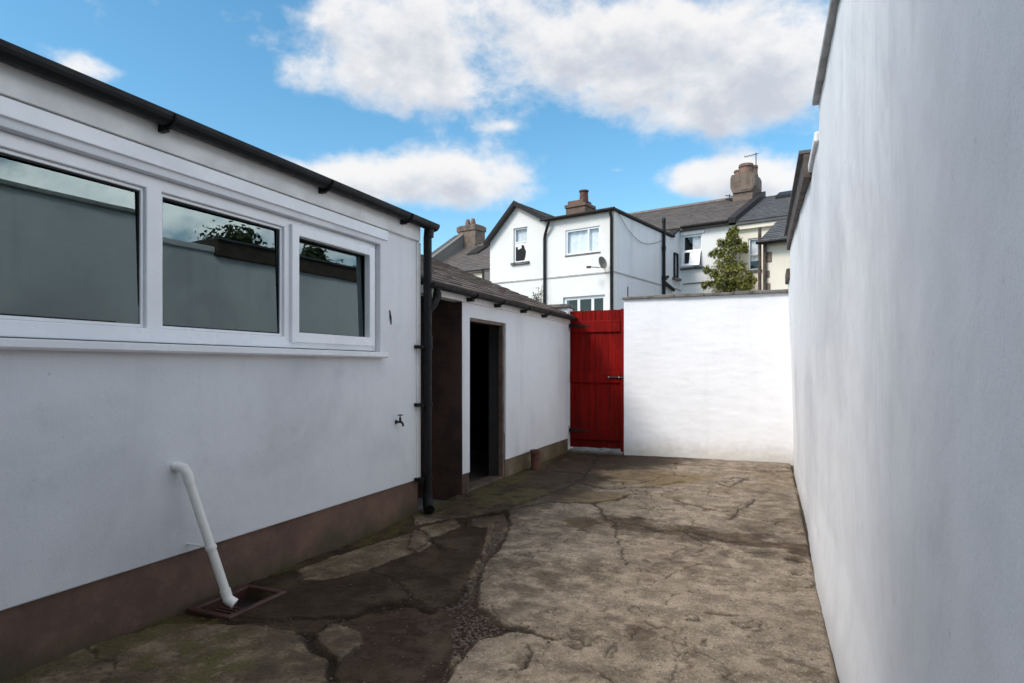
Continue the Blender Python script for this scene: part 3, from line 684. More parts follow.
def tap():
    y, z = at_x(396, 421, XL); K = .72; t = thing('garden_tap', 'small black outdoor tap on the left wall near the downpipe', 'tap', (XL, y, z))
    m = MB(); m.tube([(-.01, 0, -.01), (.05, 0, -.01), (.075, 0, -.012), (.09, .0, -.03), (.092, 0, -.055)], [.012, .012, .014, .012, .013], 10); m.tube([(.055, 0, -.01), (.055, 0, .045)], [.016, .011], 10); m.tube([(0, 0, -.01), (.008, 0, -.01)], .024, 10)
    m.v = [(v[0] * K, v[1] * K, v[2] * K) for v in m.v]; m.build('body', M['iron'], t, smooth=True)
    m = MB(); m.tube([(.055, 0, .04), (.055, 0, .068)], .006, 8); m.tube([(.045, -.03, .066), (.055, 0, .070), (.065, .032, .066)], [.007, .006, .007], 8); m.v = [(v[0] * K, v[1] * K, v[2] * K) for v in m.v]; m.build('handle', M['iron'], t, smooth=True)
tap()

# ------------------------------------------------------------------ outhouse
def outhouse():
    YN = 5.36; YF = 8.74
    b = thing('outhouse', 'low white outhouse with slate lean-to roof and open dark doorway', 'outhouse', (XL, YN, 0))
    d0, d1 = at_x(470, 400, XL)[0] - YN, at_x(506, 400, XL)[0] - YN; zt = 1.742
    m = MB(); m.wall(0, YF - YN, .335, 1.90, [(d0, d1, .2, zt)], 0, -.2, 'x'); m.build('wall', M['shed_render'], b, bevel=.006)
    m = MB(); m.wall(0.004, YF - YN, -.05, .334, [(d0, d1, -.2, .5)], -.016, -.2, 'x'); m.build('plinth', M['shed_plinth'], b)
    m = MB(); m.prism([(0, -.05), (-.002, -.05), (-2.3, -.05), (-2.3, 2.86), (-.004, 1.93)], 'y', -.003, .12); m.build('end_wall', M['brown_brick'], b)
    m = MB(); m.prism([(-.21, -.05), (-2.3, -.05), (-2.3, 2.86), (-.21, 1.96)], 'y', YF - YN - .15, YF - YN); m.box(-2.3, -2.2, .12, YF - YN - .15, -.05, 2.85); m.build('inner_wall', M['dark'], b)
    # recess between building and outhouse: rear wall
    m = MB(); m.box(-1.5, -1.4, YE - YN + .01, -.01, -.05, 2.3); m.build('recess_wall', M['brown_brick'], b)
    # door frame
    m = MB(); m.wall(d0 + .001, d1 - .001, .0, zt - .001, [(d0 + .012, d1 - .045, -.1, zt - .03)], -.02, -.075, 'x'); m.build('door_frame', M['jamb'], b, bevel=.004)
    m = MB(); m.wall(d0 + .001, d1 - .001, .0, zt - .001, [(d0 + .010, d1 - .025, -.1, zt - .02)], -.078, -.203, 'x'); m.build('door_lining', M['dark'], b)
    m = MB(); m.box(-.2, -.02, d0 + .01, d1 - .01, -.05, .02); m.build('doorstep', M['dark_wood'], b, bevel=.01)
    # an open door folded back inside and a shelf glimpsed in the dark
    m = MB(); m.box(-1.2, -.9, d0 + .15, d1 + .5, .95, .98); m.build('shelf', M['dark_wood'], b)
    # wall plate and fascia strip below the slates
    m = MB(); m.box(-.10, .025, YE - YN + .02, YF - YN - .01, 1.885, 1.955); m.build('fascia', M['fascia'], b, bevel=.004)
    # roof
    ang = R(23); up = (-math.cos(ang), 0, math.sin(ang))
    m = MB(); slates(m, (.085, YE - YN + .03, 1.985), (0, 1, 0), up, YF + .07 - (YE + .03), 2.75, .165, .25, rr=random.Random(3))
    m.prism([(.07, 1.965), (.07, 1.985), (.085 - 2.75 * math.cos(ang), 1.985 + 2.75 * math.sin(ang) - .006), (.085 - 2.75 * math.cos(ang), 1.93 + 2.75 * math.sin(ang))], 'y', YE - YN + .04, YF - YN + .06, .8)
    m.build('roof', M['slate'], b, attr=True, recalc=False)
    # gutter
    m = MB(); y0, y1 = YE - YN + .03, YF - YN + .02; n = 10; r = .040
    prof = [(.10 + r * math.cos(math.pi * k / n), 1.965 - r * math.sin(math.pi * k / n)) for k in range(n + 1)]
    pin = [(.10 + (r - .006) * math.cos(math.pi * k / n), 1.965 - (r - .006) * math.sin(math.pi * k / n)) for k in range(n, -1, -1)]
    pr = prof + pin
    for (p, q) in zip(pr, pr[1:] + pr[:1]): m.face([(p[0], y0, p[1]), (p[0], y1, p[1]), (q[0], y1, q[1]), (q[0], y0, q[1])])
    m.prism(prof, 'y', y0 - .004, y0 + .004); m.prism(prof, 'y', y1 - .004, y1 + .004)
    gu = m.build('gutter', M['black_rough'], b, smooth=True)
    for u in (470, 497, 523, 544):
        yy = at_x(u, 310, XL + .05)[0] - YN
        m = MB(); m.box(.025, .09, yy - .025, yy + .025, 1.89, 1.925); m.tube([(.10 + .045 * math.cos(math.pi * k / 10), yy, 1.965 - .045 * math.sin(math.pi * k / 10)) for k in range(11)], .008, 6); m.build('bracket', M['black_rough'], gu)
    m = MB(); m.tube([(.10, y0 + .10, 1.93), (.10, y0 + .10, 1.86), (.10, y0 + .06, 1.80), (.07, YE - YN + .05, 1.735)], .03, 12); m.tube([(.10, y0 + .10, 1.90), (.10, y0 + .10, 1.84)], .037, 12)
    m.build('swan_neck', M['black_rough'], gu, smooth=True)
    # clay stub standing against the plinth
    y, z = at_x(537, 452, XL + .12)
    t = thing('clay_pipe_stub', 'short brick red clay stub standing against the outhouse plinth', 'pipe', (XL + .10, y, 0))
    m = MB(); m.lathe([(.055, 0), (.055, .19), (.066, .195), (.066, .235), (.045, .235), (.042, .12)], 16); m.build('stub', M['terracotta'], t, smooth=True)
outhouse()

# ------------------------------------------------------------------ gate, pier and back wall
def gate_and_wall():
    gx0 = at_y(569.5, 400, YB + .06)[0]; gx1 = at_y(624, 400, YB + .06)[0]
    # back wall right of the gate
    b = thing('back_wall', 'white painted rear yard wall with dark stone coping right of the gate', 'wall', ((gx1 + .25) / 2, YB, 0))
    ox = (gx1 + .25) / 2
    xs = np.linspace(gx1 + .012, .34, 90); zs = np.linspace(-.05, 2.215, 130)
    m = MB(); vs = []; fs = []
    for z in zs:
        for x in xs:
            d = (float(fbm(np.array(x * 1.6 + 5), np.array(z * 2.0), 3)) - .5) * .016 + (float(fbm(np.array(x * 4.), np.array(z * 15. + 3), 4, .6)) - .5) * .0055
            vs.append((x - ox, d, z))
    k = len(xs)
    for j in range(len(zs) - 1):
        for i in range(k - 1): fs.append((j * k + i, j * k + i + 1, (j + 1) * k + i + 1, (j + 1) * k + i))
    m.mesh(vs, fs); m.build('wall_face', M['back_render'], b, smooth=True)
    m = MB(); m.box(gx1 + .012 - ox, .34 - ox, .03, .24, -.05, 2.213); m.build('wall_core', M['back_render'], b)
    m = MB(); rr = random.Random(2); x = gx1 - .01
    while x < .30:
        w = rr.uniform(.28, .45); x2 = min(.33, x + w)
        m.box(x - ox + .002, x2 - ox - .002, -.045 + rr.uniform(-.008, .006), .29, 2.214, 2.255 + rr.uniform(-.006, .008)); x = x2
    m.build('coping', M['stone'], b, bevel=.008)
    # pier on the left
    p = thing('gate_pier', 'narrow white pier with dark cap left of the red gate', 'pier', (gx0 - .09, YB, 0))
    m = MB(); m.box(-.50, .082, .0, .26, -.05, 2.13); m.build('pier_wall', M['back_render'], p, bevel=.01)
    m = MB(); m.box(-.50, .10, -.05, .31, 2.131, 2.185); m.build('coping', M['stone'], p, bevel=.01)
    # gate
    g = thing('yard_gate', 'red ledged timber gate in the back wall with black strap hinges', 'gate', ((gx0 + gx1) / 2, YB + .06, 0))
    W = gx1 - gx0; h0, h1 = .06, 2.085; n = 8; bw = (W - .03) / n
    m = MB(); rr = random.Random(4)
    for i in range(n):
        x = -W / 2 + .005 + i * bw; m.box(x + .0015, x + bw - .0015, 0 + rr.uniform(0, .003), .025, h0 + rr.uniform(0, .008), h1 - rr.uniform(0, .006))
    m.build('board_panel', M['red'], g, bevel=.003)
    for (za, zb) in ((1.76, 1.93), (1.02, 1.18), (.18, .36)):
        m = MB(); m.box(-W / 2 + .012, W / 2 - .05, -.028, -.001, za, zb); m.build('ledge', M['red'], g, bevel=.006)
    m = MB(); m.box(W / 2 - .042, W / 2 + .004, -.035, .06, .03, h1 + .005); m.build('gate_post', M['red'], g, bevel=.006)
    for z in (1.86, .31):
        m = MB(); m.prism([(-W / 2 - .02, z - .03), (-W / 2 - .02, z + .03), (-W / 2 + .06, z + .024), (-W / 2 + .30, z + .008), (-W / 2 + .32, z), (-W / 2 + .30, z - .008), (-W / 2 + .06, z - .024)], 'y', -.036, -.029)
        m.box(-W / 2 - .04, -W / 2 + .008, -.036, -.028, z - .07, z + .07); m.tube([(-W / 2 - .012, -.038, z - .08), (-W / 2 - .012, -.038, z + .08)], .012, 8); m.build('hinge', M['iron'], g)
    m = MB(); m.box(W / 2 - .22, W / 2 - .045, -.036, -.029, 1.085, 1.115); m.box(W / 2 - .04, W / 2 + .0, -.046, -.036, 1.085, 1.115); m.tube([(W / 2 - .235, -.045, 1.10), (W / 2 + .0, -.045, 1.10)], .010, 8)
    bo = m.build('bolt', M['iron'], g)
    for kx in (.21, .06):
        m = MB(); m.lathe([(.010, -.008), (.015, 0), (.010, .009)], 10, c=(W / 2 - kx, -.055, 1.10)); m.build('knob', M['brass'], bo, smooth=True)
    m = MB(); m.box(gx0 - .0, gx1 + .0, YB - .03, YB + .25, -.03, .028); tag(m.build('threshold', M['stone'], bevel=.006), kind='structure')
gate_and_wall()

# ------------------------------------------------------------------ right boundary wall
YS0, YS, YS2 = 4.42, 5.15, 8.25
def right_wall():
    b = thing('boundary_wall', 'tall white rendered boundary wall along the right side of the yard', 'wall', (.25, 4, 0))
    ox, oy = .25, 4
    lean = lambda y, z: -.020 * z * sstep(np.asarray(y, float), 4.8, 8.6)
    def grid(name, ya, yb, z1, ny, nz):
        fs = []; yy = np.linspace(ya, yb, ny); zz = np.linspace(-.05, z1, nz)
        Yg, Zg = np.meshgrid(yy, zz)
        d = (fbm(Yg * .55 + 3, Zg * .45 + 1, 3) - .5) * .040 + (fbm(Yg * 3.2, Zg * 2.4 + 9, 4) - .5) * .012 + (fbm(Yg * 16, Zg * 12, 3) - .5) * .0035
        foot = .030 * np.clip(1 - Zg / .38, 0, 1) * (1 - sstep(Yg, 4, 6)) + .010 * (1 - sstep(Zg, .05, .22))
        Xg = xr(Yg) + d - foot + .022 - .016 * sstep(Yg, 3, 6) + lean(Yg, Zg)
        m = MB(); vs = np.stack([Xg - ox, Yg - oy, Zg], -1).reshape(-1, 3).tolist()
        for j in range(nz - 1):
            for i in range(ny - 1): fs.append((j * ny + i, (j + 1) * ny + i, (j + 1) * ny + i + 1, j * ny + i + 1))
        m.mesh(vs, fs); return m.build(name, M['right_render'], b, smooth=True)
    grid('wall_face', -1.6, YS0, 2.93, 330, 150); grid('wall_face', YS0, YS2, 2.70, 210, 120); grid('wall_face', YS2, YB + .2, 2.33, 40, 90)
    m = MB(); m.box(.09, .36, -5.6, YS0 - oy, -.05, 2.925); m.box(.06, .36, YS0 - oy, YS2 - oy, -.05, 2.69); m.box(.06, .36, YS2 - oy, YB + .25 - oy, -.05, 2.32)
    m.build('wall_core', M['right_render'], b)
    def strip(m, pts, y0, y1, x0, x1, X2, z0, z1):
        vs = [(x0 - ox, y0 - oy, z0), (X2 - ox, y0 - oy, z0), (X2 - ox, y0 - oy, z1), (x0 - ox, y0 - oy, z1), (x1 - ox, y1 - oy, z0), (X2 - ox, y1 - oy, z0), (X2 - ox, y1 - oy, z1), (x1 - ox, y1 - oy, z1)]
        m.mesh(vs, [(0, 1, 2, 3), (4, 7, 6, 5), (0, 4, 5, 1), (1, 5, 6, 2), (2, 6, 7, 3), (3, 7, 4, 0)])
    m = MB(); strip(m, 0, -1.6, 2.35, .07, .250, .65, 2.931, 2.975); strip(m, 0, 2.35, YS0 + .02, .250, .218, .65, 2.931, 2.975); m.build('coping', M['pale_stone'], b, bevel=.010)
    m = MB(); strip(m, 0, YS0 + .022, YS - .005, .232, .226, .65, 2.701, 2.77); m.build('low_coping', M['right_render'], b, bevel=.012)
    # dark weathered boards and a low roof over the middle stretch
    m = MB(); strip(m, 0, YS, YS2, .196, .128, .62, 2.672, 2.855); m.build('fascia_board', M['dark_wood'], b, bevel=.006)
    m = MB(); strip(m, 0, YS - .005, YS2 + .05, .165, .10, .64, 2.856, 2.88); m.prism([(.39, 2.856), (.39, 2.88), (2.6, 3.0), (2.6, 2.9)], 'y', YS - oy + .035, YS2 - oy + .05); m.build('roof', M['slate_blue'], b)
    m = MB(); strip(m, 0, YS2 + .06, YB + .1, .125, .12, .65, 2.331, 2.46); m.build('end_coping', M['dark_wood'], b, bevel=.012)
right_wall()

# ------------------------------------------------------------------ houses beyond the lane
DA = 18.0
_c = ray(614, HZ); CA = Vector((_c[0] * DA, _c[1] * DA, 0)); RA = R(-12.5)
EX = Vector((math.cos(RA), math.sin(RA), 0)); EYV = Vector((-math.sin(RA), math.cos(RA), 0))
def hp(u, v, y=0.0):
    """local (x, z) where the sight line meets the facade plane y"""
    d = Vector(ray(u, v)); n = EYV; t = (CA.dot(n) + y) / d.dot(n); p = d * t - CA
    return (p.dot(EX), EYE + d.z * t)
def hs(u, v, x=0.0):
    d = Vector(ray(u, v)); t = (CA.dot(EX) + x) / d.dot(EX); p = d * t - CA
    return (p.dot(EYV), EYE + d.z * t)

def far_window(parent, x0, x1, z0, z1, y, bars_v=(), bars_h=(), mat_frame='upvc', sill='stone', depth=.10, curtain=None, w=.05, so=.08, glass='glass_far'):
    m = MB(); holes = []
    xsl = [x0 + w] + [b for b in bars_v] + [x1 - w]
    m.frame(x0 + .002, x1 - .002, z0 + .002, z1 - .002, w, y + depth - .05, y + depth)
    for bx in bars_v: m.box(bx - w * .5, bx + w * .5, y + depth - .048, y + depth - .002, z0 + w, z1 - w)
    for bz in bars_h: m.box(x0 + w, x1 - w, y + depth - .046, y + depth - .004, bz - w * .4, bz + w * .4)
    wo = m.build('window', M[mat_frame], parent, bevel=.004)
    m = MB(); m.box(x0 + .03, x1 - .03, y + depth - .03, y + depth - .024, z0 + .03, z1 - .03); m.build('pane', M[glass], wo)
    m = MB(); m.box(x0 - so, x1 + so, y - so * .8, y + depth - .052, z0 - .04 - so * .45, z0 + .0); m.build('sill', M[sill], wo, bevel=.006)
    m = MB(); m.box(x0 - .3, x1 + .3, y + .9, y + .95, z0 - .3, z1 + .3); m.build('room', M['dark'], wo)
    if curtain is not None:
        for (a, b_, c, d) in curtain:
            m = MB(); nn = 14
            vs = []; fs = []
            for i in range(nn + 1):
                xx = a + (b_ - a) * i / nn; dd = .015 * math.sin(i * 2.1)
                vs += [(xx, y + depth + .05 + dd, c), (xx, y + depth + .05 + dd, d)]
            for i in range(nn): fs.append((2 * i, 2 * i + 2, 2 * i + 3, 2 * i + 1))
            m.mesh(vs, fs); m.build('curtain', M['curtain'], wo)
    return wo

def chimney(parent, x0, x1, y0, y1, z0, z1, mat_, pots, steps=True, name='chimney', pot_h=.45):
    m = MB(); m.box(x0, x1, y0, y1, z0, z1 - .30)
    m.box(x0 - .05, x1 + .05, y0 - .05, y1 + .05, z1 - .299, z1 - .2); m.box(x0 - .09, x1 + .09, y0 - .09, y1 + .09, z1 - .199, z1 - .08); m.box(x0 - .02, x1 + .02, y0 - .02, y1 + .02, z1 - .079, z1)
    c = m.build(name, mat_, parent, bevel=.03)
    for (px, py, r, h) in pots:
        m = MB(); m.lathe([(r, 0), (r * .86, h * .7), (r * 1.05, h * .78), (r * 1.08, h * .95), (r * .9, h), (r * .62, h), (r * .6, h * .5)], 14, c=(px, py, z1 - .002)); m.build('chimney_pot', M['pot'], c, smooth=True)
    return c

def gable_house():
    b = thing('gabled_house', 'white rendered house with a gable, flat roofed wing and two upper windows', 'house', CA, RA)
    xb, _ = hp(546, 300); xg, zeave = hp(490, 243); zt = hp(612, 211)[1]; t1, _ = hs(672, 240)
    ztb = zt
    # openings
    wS = (*[hp(u, 240)[0] for u in (513.5, 527.5)], hp(514, 263)[1], hp(514, 228.5)[1])
    wB = (*[hp(u, 240)[0] for u in (565.5, 600)], hp(583, 253.5)[1], hp(583, 228)[1])
    wG = (*[hp(u, 300)[0] for u in (563, 605)], hp(583, 330)[1], hp(583, 296)[1])
    wx = (wS[0], wS[1], wS[2], wS[3])
    m = MB(); m.wall(xg, xb, 0, zeave, [h for h in ((wS[0], wS[1], wS[2], min(wS[3], zeave)),)], 0, .25)
    # gable head
    apx = (xg + xb) / 2; za = hp(517, 206)[1]
    apx = hp(517, 206)[0]; zR = hp(549, 220.5)[1]
    k = (za - zeave) / (apx - xg); kR = (za - zR) / (xb - apx); zl = lambda x: zeave + (x - xg) * k if x < apx else za - (x - apx) * kR
    zt_w = max(wS[3], zeave + .011)
    m.prism([(xg, zeave), (wS[0], zeave), (wS[0], zl(wS[0]))], 'y', 0, .25)
    m.prism([(wS[1], zeave), (xb, zeave), (xb, zR)] + ([(apx, za)] if wS[1] < apx else []) + [(wS[1], zl(wS[1]))], 'y', 0, .25)
    m.prism([(wS[0], zt_w), (wS[1], zt_w), (wS[1], zl(wS[1]))] + ([(apx, za)] if wS[0] < apx < wS[1] else []) + [(wS[0], zl(wS[0]))], 'y', 0, .25)
    m.box(xg, xg + .25, .25, 5.4, 0, zeave)
    m.build('gable_wall', M['house_white'], b)
    m = MB(); m.wall(xb + .001, 0, 0, zt, [(wB[0], wB[1], wB[2], wB[3]), (wG[0], wG[1], wG[2], wG[3])], 0.002, .25); m.build('wing_wall', M['house_white'], b)
    t2, z2 = hs(680.5, 228.5)
    m = MB(); m.wall(.26, t1, 0, zt - .02, [], 0, -.25, 'x'); 
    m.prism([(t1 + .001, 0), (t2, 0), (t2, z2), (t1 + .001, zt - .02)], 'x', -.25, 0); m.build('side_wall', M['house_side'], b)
    # string line between the storeys
    zs = hp(611, 272)[1]
    m = MB(); m.box(xg + .005, -.0, -.018, -.001, zs - .02, zs + .02); m.box(.001, .016, -.018, t2, zs - .02, zs + .02); m.build('string_course', M['pale_stone'], b)
    m = MB(); m.prism([(t1 - .02, zt + .0), (t2 + .02, z2 + .01), (t2 + .02, z2 + .06), (t1 - .02, zt + .06)], 'x', -.27, .03); m.build('verge', M['black_rough'], b)
    # flat roof with dark edge and gutter
    m = MB(); m.box(xb - .06, .08, -.12, t1 + .1, zt + .001, zt + .07); m.build('flat_roof', M['black_rough'], b, bevel=.01)
    m = MB(); m.tube([(xb - .1, -.165, zt + .02), (.10, -.165, zt + .03)], .042, 10); m.build('gutter', M['black_rough'], b)
    # gable roof: two slopes with dark bargeboards
    ov = .16; slo = {-1: math.atan(k), 1: math.atan(kR)}; LL = {-1: (apx - xg) / math.cos(slo[-1]) + .16, 1: (xb - apx) / math.cos(slo[1]) + .04}
    m = MB()
    for sgn in (-1, 1):
        sl = slo[sgn]; L = LL[sgn]; ex = apx + sgn * (L * math.cos(sl)); ez = za + .10 - L * math.sin(sl)
        slates(m, (ex, -ov, ez + .02), (0, 1, 0), (-sgn * math.cos(sl), 0, math.sin(sl)), 5.5, L, .22, .3, .012, random.Random(8 + sgn))
        m.prism([(apx, za + .03), (apx, za + .11), (ex, ez + .015), (ex, ez - .07)], 'y', -ov, 5.4, .5)
    m.build('roof', M['slate_far'], b, attr=True, recalc=False)
    for sgn in (-1, 1):
        sl = slo[sgn]; L = LL[sgn]; m = MB(); ex = apx + sgn * ((L + .02) * math.cos(sl)); ez = za + .10 - (L + .02) * math.sin(sl)
        m.prism([(apx, za - .02), (apx, za + .14), (ex, ez + .04), (ex, ez - .12)], 'y', -ov - .035, -ov - .002); m.build('bargeboard', M['black_rough'], b)
    # windows
    wz = (wS[2] + wS[3]) / 2
    ws = far_window(b, wS[0], wS[1], wS[2], wS[3], 0.0, (), (wz + .1,), curtain=[(wS[0] + .03, wS[1] - .03, wz + .12, wS[3] - .04), (wS[1] - .14, wS[1] - .02, wS[2] + .06, wz + .1)])  # upper curtain stands in for the pale reflection in the pane
    # broken lower pane: a dark hole edged with white blind
    m = MB(); x0, x1 = wS[0] + .06, wS[1] - .09; zz0, zz1 = wS[2] + .06, wz + .02
    m.prism([(x0, zz0), (x1 - .07, zz0), (x1 - .03, zz0 + .12), (x1, zz0 + .27), (x1 - .06, zz0 + .40), (x1 - .09, zz1 - .03), (x1 - .17, zz1 - .02), (x1 - .18, zz1 - .12), (x0 + .08, zz1 - .16), (x0 + .06, zz1 - .05), (x0, zz1 - .08)], 'y', .062, .07)
    for i, v in enumerate(m.v): m.v[i] = (v[0], v[1] - .014, v[2])
    m.build('broken_opening', M['black'], ws)
    m = MB(); m.box(wS[0] + .052, wS[1] - .052, .058, .064, wS[2] + .052, wz + .07); m.build('board', M['curtain'], ws)
    bx = wB[0] + (wB[1] - wB[0]) * .66
    far_window(b, *wB, 0.002, (bx,), (), depth=.08, curtain=[(wB[0] + .04, wB[1] - .04, wB[2] + .04, wB[3] - .05)], w=.055, so=.02, glass='glass_bright')
    g1 = [hp(u, 300)[0] for u in (577.5, 591.5)]
    far_window(b, *wG, 0.002, tuple(g1), (), depth=.12, w=.09)
    # chimney and drainpipes
    cx0, cx1 = hp(568.5, 210, 2.6)[0], hp(588, 210, 2.6)[0]; cz = hp(578, 205.5, 2.6)[1]
    m = MB(); m.box(cx0, cx1, 2.4, 3.1, zt, cz - .10); m.box(cx0 - .03, cx1 + .03, 2.36, 3.14, cz - .099, cz + .02); m.box(cx0 + .05, cx1 - .1, 2.45, 3.05, cz + .021, cz + .16)
    ch = m.build('chimney', M['chim_brick'], b, bevel=.02)
    pxx = hp(582.5, 200, 2.6)[0]; ztop = hp(582, 192.5, 2.6)[1]
    m = MB(); m.lathe([(.16, 0), (.14, (ztop - cz) * .8), (.17, (ztop - cz) * .85), (.17, ztop - cz - .02), (.12, ztop - cz - .02), (.11, .1)], 14, c=(pxx, 2.7, cz + .1)); m.build('chimney_pot', M['terracotta'], ch, smooth=True)
    px = hp(545.5, 270)[0]; zb = hp(552, 222)[1]
    m = MB(); m.tube([(px + .22, -.17, zt - .02), (px + .2, -.15, zt - .10), (px + .02, -.06, zt - .42), (px, -.06, zt - .55), (px, -.06, 1.2)], .045, 10); m.build('drainpipe', M['black_rough'], b, smooth=True)
    m = MB(); px2 = hp(612.5, 250)[0]; m.tube([(px2, -.17, zt), (px2, -.07, zt - .2), (px2, -.06, 0.4)], .045, 10); m.build('drainpipe', M['black_rough'], b, smooth=True)
    ts, zs1 = hs(662, 222); _, zs2 = hs(662, 288)
    m = MB(); m.tube([(.07, ts, 0.6), (.07, ts, zs1)], .055, 10); m.tube([(.07, ts, zs1), (.07, ts, zs1 + .12)], [.075, .06], 10); m.tube([(.07, ts, zs2 + .25), (.07, ts + .35, zs2 + .42)], .05, 10); m.tube([(.07, ts, zs2 + .2), (.07, ts + .9, zs2 + .02)], .06, 10)
    for zz in (zs1 - .9, zs1 - 1.9): m.tube([(.07, ts, zz - .07), (.07, ts, zz + .07)], .07, 10)
    m.build('soil_pipe', M['black'], b, smooth=True)
    # narrow window in the side wall: frame proud of the face
    ya, zb_ = hs(673.3, 277); yb, zt_ = hs(677.0, 254)
    m = MB(); m.frame(ya, yb, zb_, zt_, .05, .002, .06, 'x'); wo = m.build('side_window', M['black_rough'], b)
    m = MB(); m.box(.004, .012, ya + .04, yb - .04, zb_ + .04, zt_ - .04); m.build('pane', M['glass_far'], wo)
    m = MB(); m.box(.002, .12, ya - .12, yb + .14, zb_ - .1, zb_ - .02); m.build('sill', M['stone'], wo)
    # slack cable
    ys, zz = hs(617, 214); ye, ze = hs(661, 241)
    m = MB(); pts = []
    for i in range(17):
        s = i / 16; pts.append((.05, ys + (ye - ys) * s, zz + (ze - zz) * s - .55 * math.sin(math.pi * s) ** 1.0 * (1 - .35 * s)))
    m.tube(pts, .008, 6); m.build('cable', M['black'], b)
    # dish
    dx, dz = hp(603, 265); d = thing('satellite_dish', 'small grey satellite dish on the white house corner', 'satellite dish', CA + EX * (dx + .05) + Vector((0, 0, dz)) - EYV * .02, RA)
    m = MB(); mm = Euler((R(74), 0, R(72))).to_matrix() @ Matrix.Diagonal((.62, .72, .7))
    m.lathe([(.02, .0), (.12, .02), (.22, .06), (.26, .085), (.265, .09), (.22, .05), (.12, .008), (.02, -.012)], 20, c=(.04, -.26, .0), M=mm); m.build('reflector', M['dish'], d, smooth=True)
    m = MB(); m.tube([(.0, -.005, -.10), (0, -.2, -.10), (.02, -.27, .0)], .018, 8); m.tube([(.0, -.28, -.12), (-.22, -.42, -.10)], .012, 8); m.box(-.34, -.22, -.46, -.40, -.13, -.07); m.build('arm', M['dark_wood'], d)
    return t1, t2, z2
t1, T2, ZE = gable_house()

